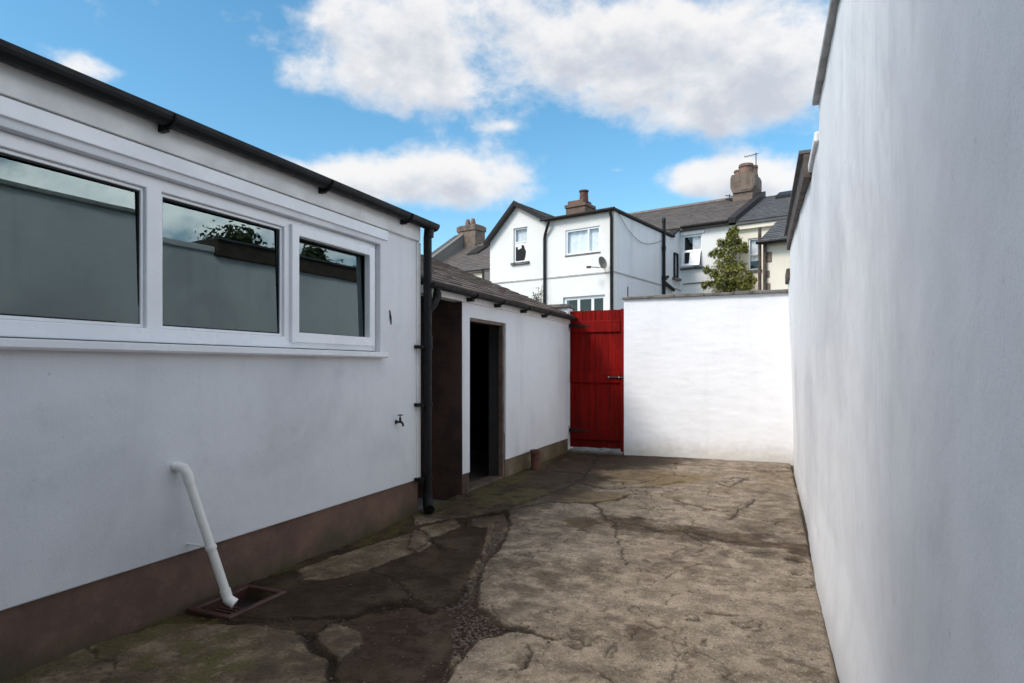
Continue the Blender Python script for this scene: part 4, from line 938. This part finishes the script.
def terrace():
    # white terraced house
    b = thing('white_terraced_house', 'white terraced house with slate roof and propped open casement', 'house', CA + EYV * T2, RA)
    q = lambda u, v, y=0.0: hp(u, v, T2 + y)
    xe = q(730, 222)[0]; ze = q(680, 228)[1]; zr = q(742, 199.5, 3.9)[1]
    wx0, wx1 = q(682.3, 250)[0], q(702, 250)[0]; wz0, wz1 = q(690, 267.5)[1], q(690, 235)[1]
    m = MB(); m.wall(.002, xe + .239, 0, ze - .14, [(wx0, wx1, wz0, wz1)], 0, .25); m.box(.002, xe - .01, 0.001, .25, ze - .139, ze - .03); m.build('wall', M['house_white'], b)
    m = MB(); x0 = -6.2; ang = math.atan2(zr - ze, 3.9); L = math.hypot(zr - ze, 4.1)
    slates(m, (x0, -.2, ze - .05), (1, 0, 0), (0, math.cos(ang), math.sin(ang)), xe - x0, L + .15, .24, .32, .014, random.Random(21))
    m.prism([(-.18, ze - .14), (-.18, ze - .055), (3.9, zr + .01), (8, ze), (8, ze - .1)], 'x', x0, xe - .01, .5)
    m.build('roof', M['slate_far'], b, attr=True, recalc=False)
    m = MB(); m.tube([(x0, 3.93, zr + .07), (xe, 3.93, zr + .07)], .10, 10); m.build('ridge_tile', M['slate_far'], b)
    m = MB(); m.tube([(.1, -.25, ze - .03), (xe, -.25, ze - .03)], .05, 8); m.build('gutter', M['black_rough'], b)
    # party parapet
    m = MB(); m.prism([(-.25, ze - .12), (-.25, ze + .06), (3.95, zr + .20), (3.95, zr - .1)], 'x', xe - .01, xe + .24); m.build('parapet', M['black_rough'], b)
    # window: fixed upper light, hopper propped outward below
    mz = wz0 + (wz1 - wz0) * .52
    wo = far_window(b, wx0, wx1, wz0, wz1, 0.0, (), (mz,), depth=.10, curtain=[(wx0 + .33, wx1 - .05, mz, wz1 - .05)], w=.06)
    m = MB(); mt = Matrix.Translation((0, -.02, mz)) @ Matrix.Rotation(R(-17), 4, 'X')
    hh = mz - wz0
    for bx in ((wx0 + .03, wx1 - .03, -.08, 0), (wx0 + .03, wx1 - .03, -hh, -hh + .08), (wx0 + .03, wx0 + .1, -hh + .08, -.08), (wx1 - .1, wx1 - .03, -hh + .08, -.08)):
        m.box(bx[0], bx[1], -.03, .02, bx[2], bx[3], M=mt)
    m.build('open_light', M['upvc'], wo)
    m = MB(); m.box(wx0 + (wx1 - wx0) * .42, wx1 - .1, -.012, .006, -hh + .08, -.08, M=mt); m.build('blind', M['curtain'], wo)
    m = MB(); m.box(wx0 - .1, wx1 + .1, -.05, -.003, wz1 + .02, wz1 + .12); m.build('lintel', M['house_side'], wo)
    m = MB(); ya = q(640, 284); zc = q(700, 283)[1]; m.tube([(.1, -.03, zc), (xe - .2, -.03, zc + .03)], .015, 6); m.build('cable', M['black'], b)
    # chimney on the party line
    cx0, cx1 = q(735, 180, 3.9)[0], q(757.5, 180, 3.9)[0]; ctop = q(745, 177, 3.9)[1]
    c = thing('chimney_stack', 'large brown rendered chimney stack with clay pots above the slate roofs', 'chimney', CA + EYV * (T2 + 3.9) + EX * ((cx0 + cx1) / 2) + Vector((0, 0, zr - .45)), RA)
    hw = (cx1 - cx0) / 2; H = ctop - zr + .45
    m = MB(); m.box(-hw * .86, hw * .86, -.5, .5, -1.2, H * .45); m.prism([(-hw * .86, H * .45 + .001), (hw * .86, H * .45 + .001), (hw * 1.06, H * .62), (hw * 1.06, H * .90), (hw * .95, H), (-hw * .95, H), (-hw * 1.06, H * .90), (-hw * 1.06, H * .62)], 'y', -.56, .56)
    m.box(-hw * .1, hw * .92, -.58, -.561, H * .5, H * .85)
    m.build('stack', M['chim_render'], c, bevel=.08)
    ph = q(745, 166.5, 3.9)[1] - ctop
    for (px, py, r) in ((-hw * .55, -.1, .20), (hw * .12, -.2, .27), (hw * .45, .15, .20), (hw * .66, -.05, .17)):
        m = MB(); hgt = ph * (1.0 if r > .25 else .62 if px < 0 else .85); m.lathe([(r * 1.1, -.05), (r, hgt * .2), (r * .95, hgt * .7), (r * 1.08, hgt * .75), (r * 1.02, hgt), (r * .6, hgt * .98), (r * .5, hgt * .6)], 14, c=(px, py, H)); m.build('chimney_pot', M['pot'], c, smooth=True)
    a = thing('tv_aerial', 'thin aerial mast with cross bars on the chimney stack', 'aerial', c.location + EX * hw * .70 + Vector((0, 0, H)), RA)
    at_ = q(752, 151, 3.9)[1] - (zr - .45 + H)
    m = MB(); m.tube([(0, .3, -.8), (0, .3, at_)], .018, 6); m.build('mast', M['iron'], a)
    m = MB(); m.tube([(-.45, .3, at_ - .08), (.1, .3, at_ - .05)], .012, 6)
    for k in range(5): m.tube([(-.42 + k * .1, .15, at_ - .08), (-.42 + k * .1, .45, at_ - .08)], .008, 5)
    m.build('crossbar', M['iron'], a)
    s = thing('small_aerial', 'small dark aerial bracket on the left side of the chimney stack', 'aerial', c.location + EX * (-hw * .9) + Vector((0, -.2, H * .25)), RA)
    m = MB(); m.tube([(.05, 0, 0), (-.22, -.1, .1), (-.22, -.1, .32)], .022, 6); m.build('bracket', M['iron'], s)
    m = MB(); m.tube([(-.38, -.1, .3), (-.06, -.1, .22)], .02, 6); m.tube([(-.35, -.2, .12), (-.12, -.05, .16)], .02, 6); m.build('crossbar', M['iron'], s)

    # cream terraced house
    d = thing('cream_terraced_house', 'cream rendered terraced house with dark slate roof and lean-to wing', 'house', CA + EYV * T2 + EX * (xe + .24), RA)
    ox = xe + .24; x1 = 6.0
    vx0, vx1 = q(748, 250)[0] - ox, q(759.5, 250)[0] - ox; vz0, vz1 = q(753, 270)[1], q(753, 238)[1]
    m = MB(); m.wall(.001, x1, 0, ze - .12, [(vx0, vx1, vz0, vz1)], 0.01, .25); m.build('wall', M['house_cream'], d)
    zr2 = q(790, 195.5, 3.9)[1]
    m = MB(); ang = math.atan2(zr2 - ze + .1, 3.9); L = math.hypot(zr2 - ze + .1, 4.1)
    slates(m, (.001, -.2, ze - .10), (1, 0, 0), (0, math.cos(ang), math.sin(ang)), x1, L + .1, .24, .32, .014, random.Random(22))
    m.prism([(-.18, ze - .20), (-.18, ze - .105), (3.9, zr2 - .07), (8, ze), (8, ze - .1)], 'x', .002, x1, .5); m.build('roof', M['slate_blue'], d, attr=True, recalc=False)
    m = MB(); m.box(.01, x1, -.12, .009, ze - .35, ze - .21); m.build('fascia', M['house_cream'], d)
    # skylight
    sx0, sx1 = q(775, 198, 3.0)[0] - ox, q(795, 198, 3.0)[0] - ox; 
    def on_roof(x, s, lift): return (x, -.2 + s * math.cos(ang), ze - .10 + s * math.sin(ang) + lift)
    m = MB(); s0, s1 = L * .80, L * .97
    m.mesh([on_roof(sx0, s0, .03), on_roof(sx1, s0, .03), on_roof(sx1, s1, .03), on_roof(sx0, s1, .03), on_roof(sx0, s0, .13), on_roof(sx1, s0, .13), on_roof(sx1, s1, .13), on_roof(sx0, s1, .13)], [(0, 1, 5, 4), (1, 2, 6, 5), (2, 3, 7, 6), (3, 0, 4, 7), (4, 5, 6, 7)])
    m.build('skylight', M['black'], d)
    far_window(d, vx0, vx1, vz0, vz1, .01, (), ((vz0 + vz1) / 2,), depth=.1, curtain=[(vx0 + .05, vx1 - .05, vz0 + (vz1 - vz0) * .3, vz1 - .05)], w=.05)
    # lean-to wing standing forward
    yw = -2.6
    lx0, lz = q(758.5, 241.5, yw); lx0 -= ox; lx1 = lx0 + 4.2
    ty, tz = -.05, q(769.5, 221, -.05)[1]
    m = MB(); m.prism([(yw + .25, 0), (0, 0), (0, tz - .2), (yw + .25, lz - .02)], 'x', lx0 + .12, lx0 + .34); m.box(lx0 + .341, lx1, yw + .25, yw + .45, 0, lz - .02); m.build('wing_wall', M['house_cream'], d)
    ang2 = math.atan2(tz - lz, ty - yw); L2 = math.hypot(tz - lz, ty - yw)
    m = MB(); slates(m, (lx0, yw, lz), (1, 0, 0), (0, math.cos(ang2), math.sin(ang2)), lx1 - lx0, L2, .24, .32, .014, random.Random(23))
    m.prism([(yw + .02, lz - .10), (yw + .02, lz - .005), (ty, tz - .005), (ty, tz - .1)], 'x', lx0 + .01, lx1, .4); m.build('wing_roof', M['slate_blue'], d, attr=True, recalc=False)
    m = MB(); m.tube([(lx0 - .05, yw - .06, lz - .04), (lx1, yw - .06, lz - .04)], .055, 8); m.build('gutter', M['black'], d)
    for k, (u, mm) in enumerate(((760, 'dark_wood'), (765, 'dark_wood'))):
        px = q(u, 260, yw + .2)[0] - ox; m = MB(); m.tube([(px, yw + .17, .4), (px, yw + .17, lz - .05 if k else lz + .45)], .05, 8); m.build('drainpipe', M[mm], d)
    # exposed stone patch beside the pipe
    px, pz = q(768.5, 257, yw + .24); px -= ox
    for (ax, az, w, h) in ((-.02, 0, .22, .3), (-.05, -.5, .16, .2), (-.04, -.9, .18, .25)):
        m = MB(); m.box(px + ax - w / 2, px + ax + w / 2, yw + .22, yw + .249, pz + az - h / 2, pz + az + h / 2)
        m.build('bare_stone', M['chim_render'], d, bevel=.02)
    return q
Q = terrace()

def grey_house():
    y = 7.0; qx = lambda u, v, yy=y: hp(u, v, yy)
    x0 = qx(437, 265)[0]; x1 = qx(510, 265)[0]
    ze = qx(470, 271)[1]; zr = qx(484, 243, y + 4.0)[1]
    b = thing('grey_roofed_house', 'distant house with brown slate roof behind the outhouse', 'house', CA + EYV * y + EX * x0, RA)
    W = x1 - x0
    m = MB(); m.box(-6, W, .15, .4, 0, ze - .05); m.build('wall', M['house_cream'], b)
    wxx = qx(482, 275)[0] - x0
    m = MB(); m.box(wxx, wxx + .12, .0, .149, 0, ze - .02); m.build('drainpipe', M['black_rough'], b)
    m = MB(); m.box(wxx + .121, W, .02, .149, 0, ze - .06); m.build('grey_wall', M['house_grey'], b)
    ang = math.atan2(zr - ze, 4.0); L = math.hypot(zr - ze, 4.0)
    m = MB(); xs_ = qx(440, 262, y + 1.4)[0] - x0
    slates(m, (xs_, -.05, ze), (1, 0, 0), (0, math.cos(ang), math.sin(ang)), W - xs_, L, .25, .33, .016, random.Random(31))
    m.prism([(0, ze - .1), (0, ze - .005), (4, zr - .005), (8, ze - .3), (8, ze - .4)], 'x', xs_, W, .4); m.build('roof', M['slate_far'], b, attr=True, recalc=False)
    m = MB(); m.prism([(0 - .02, ze - .1), (-.02, ze + .07), (4, zr + .08), (4, zr - .1)], 'x', xs_ - .16, xs_ - .001); m.build('flashing', M['lead'], b)
    sx = qx(470, 253, y + 2.4)[0] - x0
    m = MB(); s0, s1 = L * .55, L * .78
    f = lambda x, s, l: (x, -.05 + s * math.cos(ang), ze + s * math.sin(ang) + l)
    m.mesh([f(sx, s0, .03), f(sx + .7, s0, .03), f(sx + .7, s1, .03), f(sx, s1, .03), f(sx, s0, .12), f(sx + .7, s0, .12), f(sx + .7, s1, .12), f(sx, s1, .12)], [(0, 1, 5, 4), (1, 2, 6, 5), (2, 3, 7, 6), (3, 0, 4, 7), (4, 5, 6, 7)]); m.build('skylight', M['black_rough'], b)
    # taller neighbour on the left
    n = thing('tall_dark_house', 'taller dark grey roofed house left of the far chimney', 'house', CA + EYV * y + EX * (x0 + xs_ - .16), RA)
    ex = -.9
    zb = zr + .25; zh = qx(462, 231.5, y + 4.0)[1]
    m = MB(); m.prism([(-.1, 0), (-.1, ze + .45), (4, zh), (8, ze + .4), (8, 0)], 'x', -.25, 0); m.build('end_wall', M['house_grey'], n)
    m = MB(); m.box(ex, -.251, 0, .25, 0, ze + .4); m.build('wall', M['house_white'], n)
    ang = math.atan2(zh - ze - .45, 4.1); L = math.hypot(zh - ze - .45, 4.1)
    m = MB(); slates(m, (ex, -.2, ze + .26), (1, 0, 0), (0, math.cos(ang), math.sin(ang)), -ex, L, .25, .33, .016, random.Random(32)); m.prism([(-.18, ze + .16), (-.18, ze + .255), (3.95, zh - .2), (8, ze + .2), (8, ze + .1)], 'x', ex, -.26, .4); m.build('roof', M['slate_blue'], n, attr=True, recalc=False)
    # chimney
    c0, c1 = qx(462, 240, y + 4)[0], qx(481, 240, y + 4)[0]; ct = qx(470, 226.5, y + 4)[1]
    c = thing('brown_chimney_stack', 'square brown chimney with two short pots above the distant brown roof', 'chimney', CA + EYV * (y + 4) + EX * ((c0 + c1) / 2) + Vector((0, 0, zr - .5)), RA)
    h = ct - zr + .5; w = (c1 - c0) / 2
    m = MB(); m.box(-w * .92, w * .92, -.45, .45, -.6, h - .35); m.box(-w, w, -.5, .5, h - .349, h - .06); m.box(-w * .9, w * .9, -.42, .42, h - .059, h); m.build('stack', M['chim_render'], c, bevel=.04)
    for px in (-.16, .22):
        m = MB(); m.lathe([(.17, 0), (.15, .2), (.10, .42), (.06, .42), (.06, .2)], 12, c=(px - .1, 0, h - .01)); m.build('chimney_pot', M['pot'], c, smooth=True)
grey_house()

# ------------------------------------------------------------------ planting
def leaf_cloud(m, centres, n, size, rr, flat=.0):
    for i in range(n):
        c, r = centres[rr.randrange(len(centres))]
        while True:
            v = Vector((rr.uniform(-1, 1), rr.uniform(-1, 1), rr.uniform(-1, 1)))
            if .2 < v.length < 1: break
        v *= rr.choice((.8, 1.0, 1.0, 1.15, 1.4))
        p = Vector(c) + Vector((v.x * r[0], v.y * r[1], v.z * r[2])); s = size * rr.uniform(.55, 1.3)
        nrm = (v + Vector((rr.uniform(-.8, .8), rr.uniform(-.8, .8), rr.uniform(-.3, .9)))).normalized()
        a = nrm.cross(Vector((rr.uniform(-1, 1), rr.uniform(-1, 1), rr.uniform(-1, 1)))).normalized(); b = nrm.cross(a)
        m.face([p - a * s, p - b * s * .55 + nrm * s * .1, p + a * s, p + b * s * .55 + nrm * s * .1], rr.random())
def climber():
    rr = random.Random(12); yy = -.45
    pts = []
    for (u, v, r) in ((729, 288, .55), (716, 286, .35), (743, 286, .40), (722, 272, .42), (738, 276, .42), (714, 274, .22), (730, 262, .40), (720, 262, .30), (741, 266, .25), (729, 250, .30), (722, 251, .20), (738, 249, .20), (746, 251, .10), (731, 240, .20), (733, 232, .14), (727, 244, .22), (749, 285, .18), (710, 283, .15)):
        x, z = Q(u, v, yy); pts.append(((x, yy + rr.uniform(-.15, .15), z), (r * .85, r * .6, r * .8)))
    for k in range(14):
        u, v = rr.choice(((729, 288), (720, 262), (736, 256), (728, 275), (742, 270))); x, z = Q(u, v, yy); pts.append(((x + rr.uniform(-.5, .5) * (v - 225) / 60, yy, z + rr.uniform(-.3, .3)), (.13, .16, .10)))
    for k in range(26):
        (c, r) = rr.choice(pts[:18]); a = rr.uniform(0, 6.28); e = (c[0] + math.cos(a) * r[0] * 1.25, c[1] + rr.uniform(-.25, .1), c[2] + math.sin(a) * r[2] * 1.3 + .08)
        pts.append((e, (.10, .10, .13)))
    xb, zb = Q(729, 300, yy); org = CA + EYV * (T2 + yy) + EX * xb
    t = thing('climbing_shrub', 'green shrub climbing the white house wall up to the eaves', 'shrub', org, RA)
    pts = [((p[0] - xb, p[1] - yy, p[2]), r) for p, r in pts]
    m = MB(); leaf_cloud(m, pts, 7000, .040, rr); leaf_cloud(m, pts, 2600, .065, rr)
    low = [((rr.uniform(-.7, .7), rr.uniform(-.3, .3), z), (.35, .35, .4)) for z in (.9, 1.4, 1.9, 2.4, 2.9)]
    leaf_cloud(m, low, 900, .08, rr)
    m.build('foliage', M['leaf'], t, attr=True, recalc=False)
    m = MB(); m.tube([(0, 0, -.05), (.05, .05, 1.5), (-.05, 0, 3.0), (.1, .1, 4.5), (.12, .1, 5.3)], [.09, .075, .06, .04, .015], 8)
    for (p, r) in pts[:12]: m.tube([(0, 0, max(.5, p[2] - .8)), ((p[0]) * .5, p[1] * .5, p[2] - .3), (p[0], p[1], p[2])], [.03, .02, .008], 6)
    m.build('trunk', M['bark'], t)
climber()

def wall_plant():
    rr = random.Random(3); x0, z0 = hp(541, 308, -.15); t = thing('wall_weed', 'sparse thin-stemmed weed growing up the white gable wall beside the drainpipe', 'plant', CA + EX * x0 - EYV * .15, RA)
    m = MB(); lf = MB()
    for k in range(9):
        u, v = rr.choice(((541, 284), (538, 290), (531, 292), (535, 294), (542, 292), (540, 298), (533, 297), (543, 287), (538, 286)))
        x, z = hp(u + rr.uniform(-1, 1), v + rr.uniform(-1, 1), -.15); x -= x0
        m.tube([(0, 0, 1.2), (x * .2, 0, z0 * .7), (x * .6, rr.uniform(-.05, .05), z0 + (z - z0) * .5), (x, rr.uniform(-.1, .1), z)], [.012, .011, .008, .004], 5)
        for q in range(9):
            s = .35 + .65 * rr.random(); p = Vector((x * (.3 + .7 * s), rr.uniform(-.08, .08), z0 + (z - z0) * s)) + Vector((rr.uniform(-.06, .06), 0, rr.uniform(-.06, .06)))
            a = Vector((rr.uniform(-1, 1), rr.uniform(-1, 1), rr.uniform(-1, 1))).normalized() * .035; b = a.cross(Vector((.3, 1, .2))).normalized() * .02
            lf.face([p - a, p - b, p + a, p + b], rr.random())
    m.build('stem', M['twig'], t); lf.build('leaves', M['leaf_dark'], t, attr=True, recalc=False)
wall_plant()

def yard_tree(loc, h, spread, seed, label):
    rr = random.Random(seed); t = thing('garden_tree', label, 'tree', loc)
    m = MB(); m.tube([(0, 0, -.06), (.05, 0, h * .3), (-.05, .05, h * .6), (0, 0, h * .9)], [.14, .11, .07, .02], 8); cs = []
    for k in range(24):
        a = rr.uniform(0, 6.28); rd = spread * rr.uniform(.2, .85); z = h * rr.uniform(.5, .98)
        e = (math.cos(a) * rd, math.sin(a) * rd, z); m.tube([(0, 0, z * .6), (e[0] * .5, e[1] * .5, z * .85), e], [.05, .03, .01], 6); q = rr.uniform(.28, .6); cs.append((e, (q, q, q * .8)))
    m.build('trunk', M['bark'], t); lf = MB(); leaf_cloud(lf, cs, 8000, .07, rr); lf.build('crown', M['leaf_dark'], t, attr=True, recalc=False)
yard_tree((6.4, 12.2, 0), 5.0, 2.1, 1, 'bushy green tree beyond the right wall nearest the yard')
yard_tree((9.4, 17.5, 0), 5.7, 2.8, 2, 'broad green tree beyond the right wall farther from the yard')

# ------------------------------------------------------------------ unseen house added behind the camera to shade the near end
def shading_house():
    b = thing('shade_house', 'unseen white house added at the near end of the yard to shade the right wall', 'house', (-2.75, -2.1, 0))
    W_ = 7.0; H_ = 5.1
    ops = [(1.5, 2.4, 0.1, 2.1), (.6, 1.7, 3.2, 4.5), (3.6, 4.2, 3.4, 4.5)]
    m = MB(); m.wall(0, W_, 0, H_, ops, 0, -.3); m.prism([(0, H_), (W_, H_), (W_ / 2, H_ + 2.3)], 'y', -.3, 0); m.build('wall', M['shed_render'], b)
    m = MB(); m.prism([(-.25, H_ - .2), (-.25, H_ - .08), (W_ / 2, H_ + 2.42), (W_ + .25, H_ - .08), (W_ + .25, H_ - .2), (W_ / 2, H_ + 2.3)], 'y', -8, .2); m.build('roof', M['black_rough'], b)
    m = MB(); m.box(1.5, 2.4, -.2, -.14, .1, 2.1); m.build('door', M['upvc'], b)
    for (x0, x1, z0, z1) in ops[1:]:
        m = MB(); m.frame(x0, x1, z0, z1, .07, -.2, -.14); w = m.build('window', M['upvc'], b); m = MB(); m.box(x0, x1, -.18, -.17, z0, z1); m.build('pane', M['glass'], w)
    m = MB(); m.box(0.01, W_ - .01, -7.5, -.35, 0, H_ - .1); m.build('inner_wall', M['dark'], b)
shading_house()

# ------------------------------------------------------------------ light, sky and camera
SUN = Vector((-.46, -.66, .74)).normalized()
el = math.asin(SUN.z); az = math.atan2(SUN.x, SUN.y)
ld = bpy.data.lights.new('sun', 'SUN'); ld.energy = 1.2; ld.angle = R(17); ld.color = (1, .95, .88)
lo = bpy.data.objects.new('sun', ld); COL.objects.link(lo); lo.rotation_euler = SUN.to_track_quat('Z', 'Y').to_euler(); lo.location = (0, 0, 30)

W = bpy.data.worlds.new('World'); scene.world = W; W.use_nodes = True; nt = W.node_tree; nt.nodes.clear(); g = G(nt)
out = g.node('ShaderNodeOutputWorld'); bg = g.node('ShaderNodeBackground'); g.l.new(bg.outputs[0], out.inputs[0])
sky = g.node('ShaderNodeTexSky'); sky.sky_type = 'NISHITA'; sky.sun_disc = False; sky.sun_elevation = el; sky.sun_rotation = az; sky.altitude = 0; sky.air_density = 1.0; sky.dust_density = .6; sky.ozone_density = 2.0
SKYS = .12
dirv = g.node('ShaderNodeTexCoord').outputs['Generated']
sep = g.node('ShaderNodeSeparateXYZ'); g.l.new(dirv, sep.inputs[0])
azs = g.m('ARCTAN2', sep.outputs[0], sep.outputs[1]); els = g.m('ARCSINE', sep.outputs[2])
def azel(u, v):
    d = Vector(ray(u, v)); return math.atan2(d.x, d.y), math.asin(d.normalized().z)
# cloud banks: centre and half-size in the sky (azimuth, elevation), strength
banks = []
for (u, v, ru, rv, s) in ((430, 22, 130, 40, 1.0), (560, 45, 190, 52, 1.1), (655, 72, 150, 44, 1.0), (350, 78, 55, 26, .75), (420, 88, 90, 26, .8), (750, 92, 70, 46, 1.0), (700, 105, 100, 26, .75), (540, -60, 190, 65, .9), 
                          (455, 172, 66, 32, 1.1), (370, 178, 95, 25, .95), (300, 172, 70, 18, .7), (430, 195, 95, 16, .8), (720, 180, 66, 20, .95), (765, 185, 50, 20, .9), (690, 174, 40, 12, .7), (84, 66, 42, 17, .72), (618, 170, 16, 7, .55), (505, 127, 22, 7, .6),
                          (40, 20, 40, 10, .2)):
    a0, e0 = azel(u, v); a1, _ = azel(u + ru, v); _, e1 = azel(u, v - rv)
    banks.append((a0, e0, abs(a1 - a0), abs(e1 - e0), s))
# one bank shows in the windows; the rest are unseen, added for yard light
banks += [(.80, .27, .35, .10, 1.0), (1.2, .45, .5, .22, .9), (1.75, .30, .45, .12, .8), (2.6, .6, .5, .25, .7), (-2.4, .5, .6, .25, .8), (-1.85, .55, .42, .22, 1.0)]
def density(de):
    e = g.m('ADD', els, de)
    cb = g.node('ShaderNodeCombineXYZ'); g.l.new(azs, cb.inputs[0]); g.l.new(g.m('MULTIPLY', e, 1.5), cb.inputs[1]); cb.inputs[2].default_value = .3
    n1 = g.noise(cb.outputs[0], 5.0, 9, .58, .25); n2 = g.noise(cb.outputs[0], 17.0, 8, .6, .1)
    tot = None
    for (a, e0, ra, re, s) in banks:
        x = g.m('DIVIDE', g.m('SUBTRACT', azs, a), ra); y = g.m('DIVIDE', g.m('SUBTRACT', e, e0), re)
        q = g.m('ADD', g.m('MULTIPLY', x, x), g.m('MULTIPLY', y, y))
        b = g.m('MULTIPLY', g.m('EXPONENT', g.m('MULTIPLY', q, -.9)), s)
        tot = b if tot is None else g.m('MAXIMUM', tot, b) if False else g.m('ADD', tot, g.m('MULTIPLY', b, g.m('SUBTRACT', 1.25, tot)))
    tot = g.m('ADD', tot, g.m('MULTIPLY', g.ramp(els, .62, .95), .75))  # overhead cover added to whiten and raise the yard light
    t = g.m('ADD', tot, g.m('ADD', g.m('MULTIPLY', g.m('SUBTRACT', n1, .5), 1.9), g.m('MULTIPLY', g.m('SUBTRACT', n2, .5), 1.1)))
    return t, n1, n2
d0, n1, n2 = density(0.0); d1, _, _ = density(.030)
mask = g.ramp(d0, .38, 1.10)
shade = g.ramp(g.m('ADD', d1, g.m('MULTIPLY', g.m('SUBTRACT', n2, .5), .8)), .60, 1.65)      # more cloud overhead: darker base
SC = 1.0 / SKYS
CL_HI, CL_LO = .95, .68
ccol = g.mix(shade, tuple(x * CL_HI * SC * .44 for x in (1.0, .985, .98)), tuple(x * CL_LO * SC * .44 for x in (.87, .92, 1.03)))
skyc = g.node('ShaderNodeHueSaturation'); g.l.new(sky.outputs[0], skyc.inputs['Color']); skyc.inputs['Saturation'].default_value = 1.22; skyc.inputs['Value'].default_value = .77; skyc.inputs['Hue'].default_value = .483
glow = g.m('POWER', g.m('MAXIMUM', g.vm('DOT_PRODUCT', dirv, tuple(SUN)), 0.0), 4.0)      # extra brightness on unseen cloud near the sun, added to light the yard
side = g.m('POWER', g.m('MAXIMUM', g.vm('DOT_PRODUCT', dirv, tuple(Vector((.80, .55, .24)).normalized())), 0.0), 10.0)  # added bright lobe right of frame, lifting window reflections and the left wall
lift = g.m('ADD', g.m('ADD', g.m('ADD', 1.0, g.m('MULTIPLY', side, 3.2)), g.m('MULTIPLY', glow, 1.6)), g.m('MULTIPLY', g.ramp(els, .50, .95), 1.3))  # overhead cloud also brightened out of frame to fill the yard
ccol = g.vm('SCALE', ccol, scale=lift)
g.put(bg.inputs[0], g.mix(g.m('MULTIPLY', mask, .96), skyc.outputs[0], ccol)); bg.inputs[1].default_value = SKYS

cd = bpy.data.cameras.new('camera'); co = bpy.data.objects.new('camera', cd); COL.objects.link(co)
co.location = (0, 0, EYE); co.rotation_euler = (R(90), 0, YAW); cd.sensor_width = 36; cd.lens = F / 1024 * 36
cd.shift_y = (HZ - 341.5) / 1024; cd.clip_start = .02; cd.clip_end = 3000
scene.camera = co
vs = scene.view_settings; vs.view_transform = 'Standard'; vs.look = 'None'; vs.gamma = 1; vs.use_curve_mapping = False; vs.exposure = 1.2
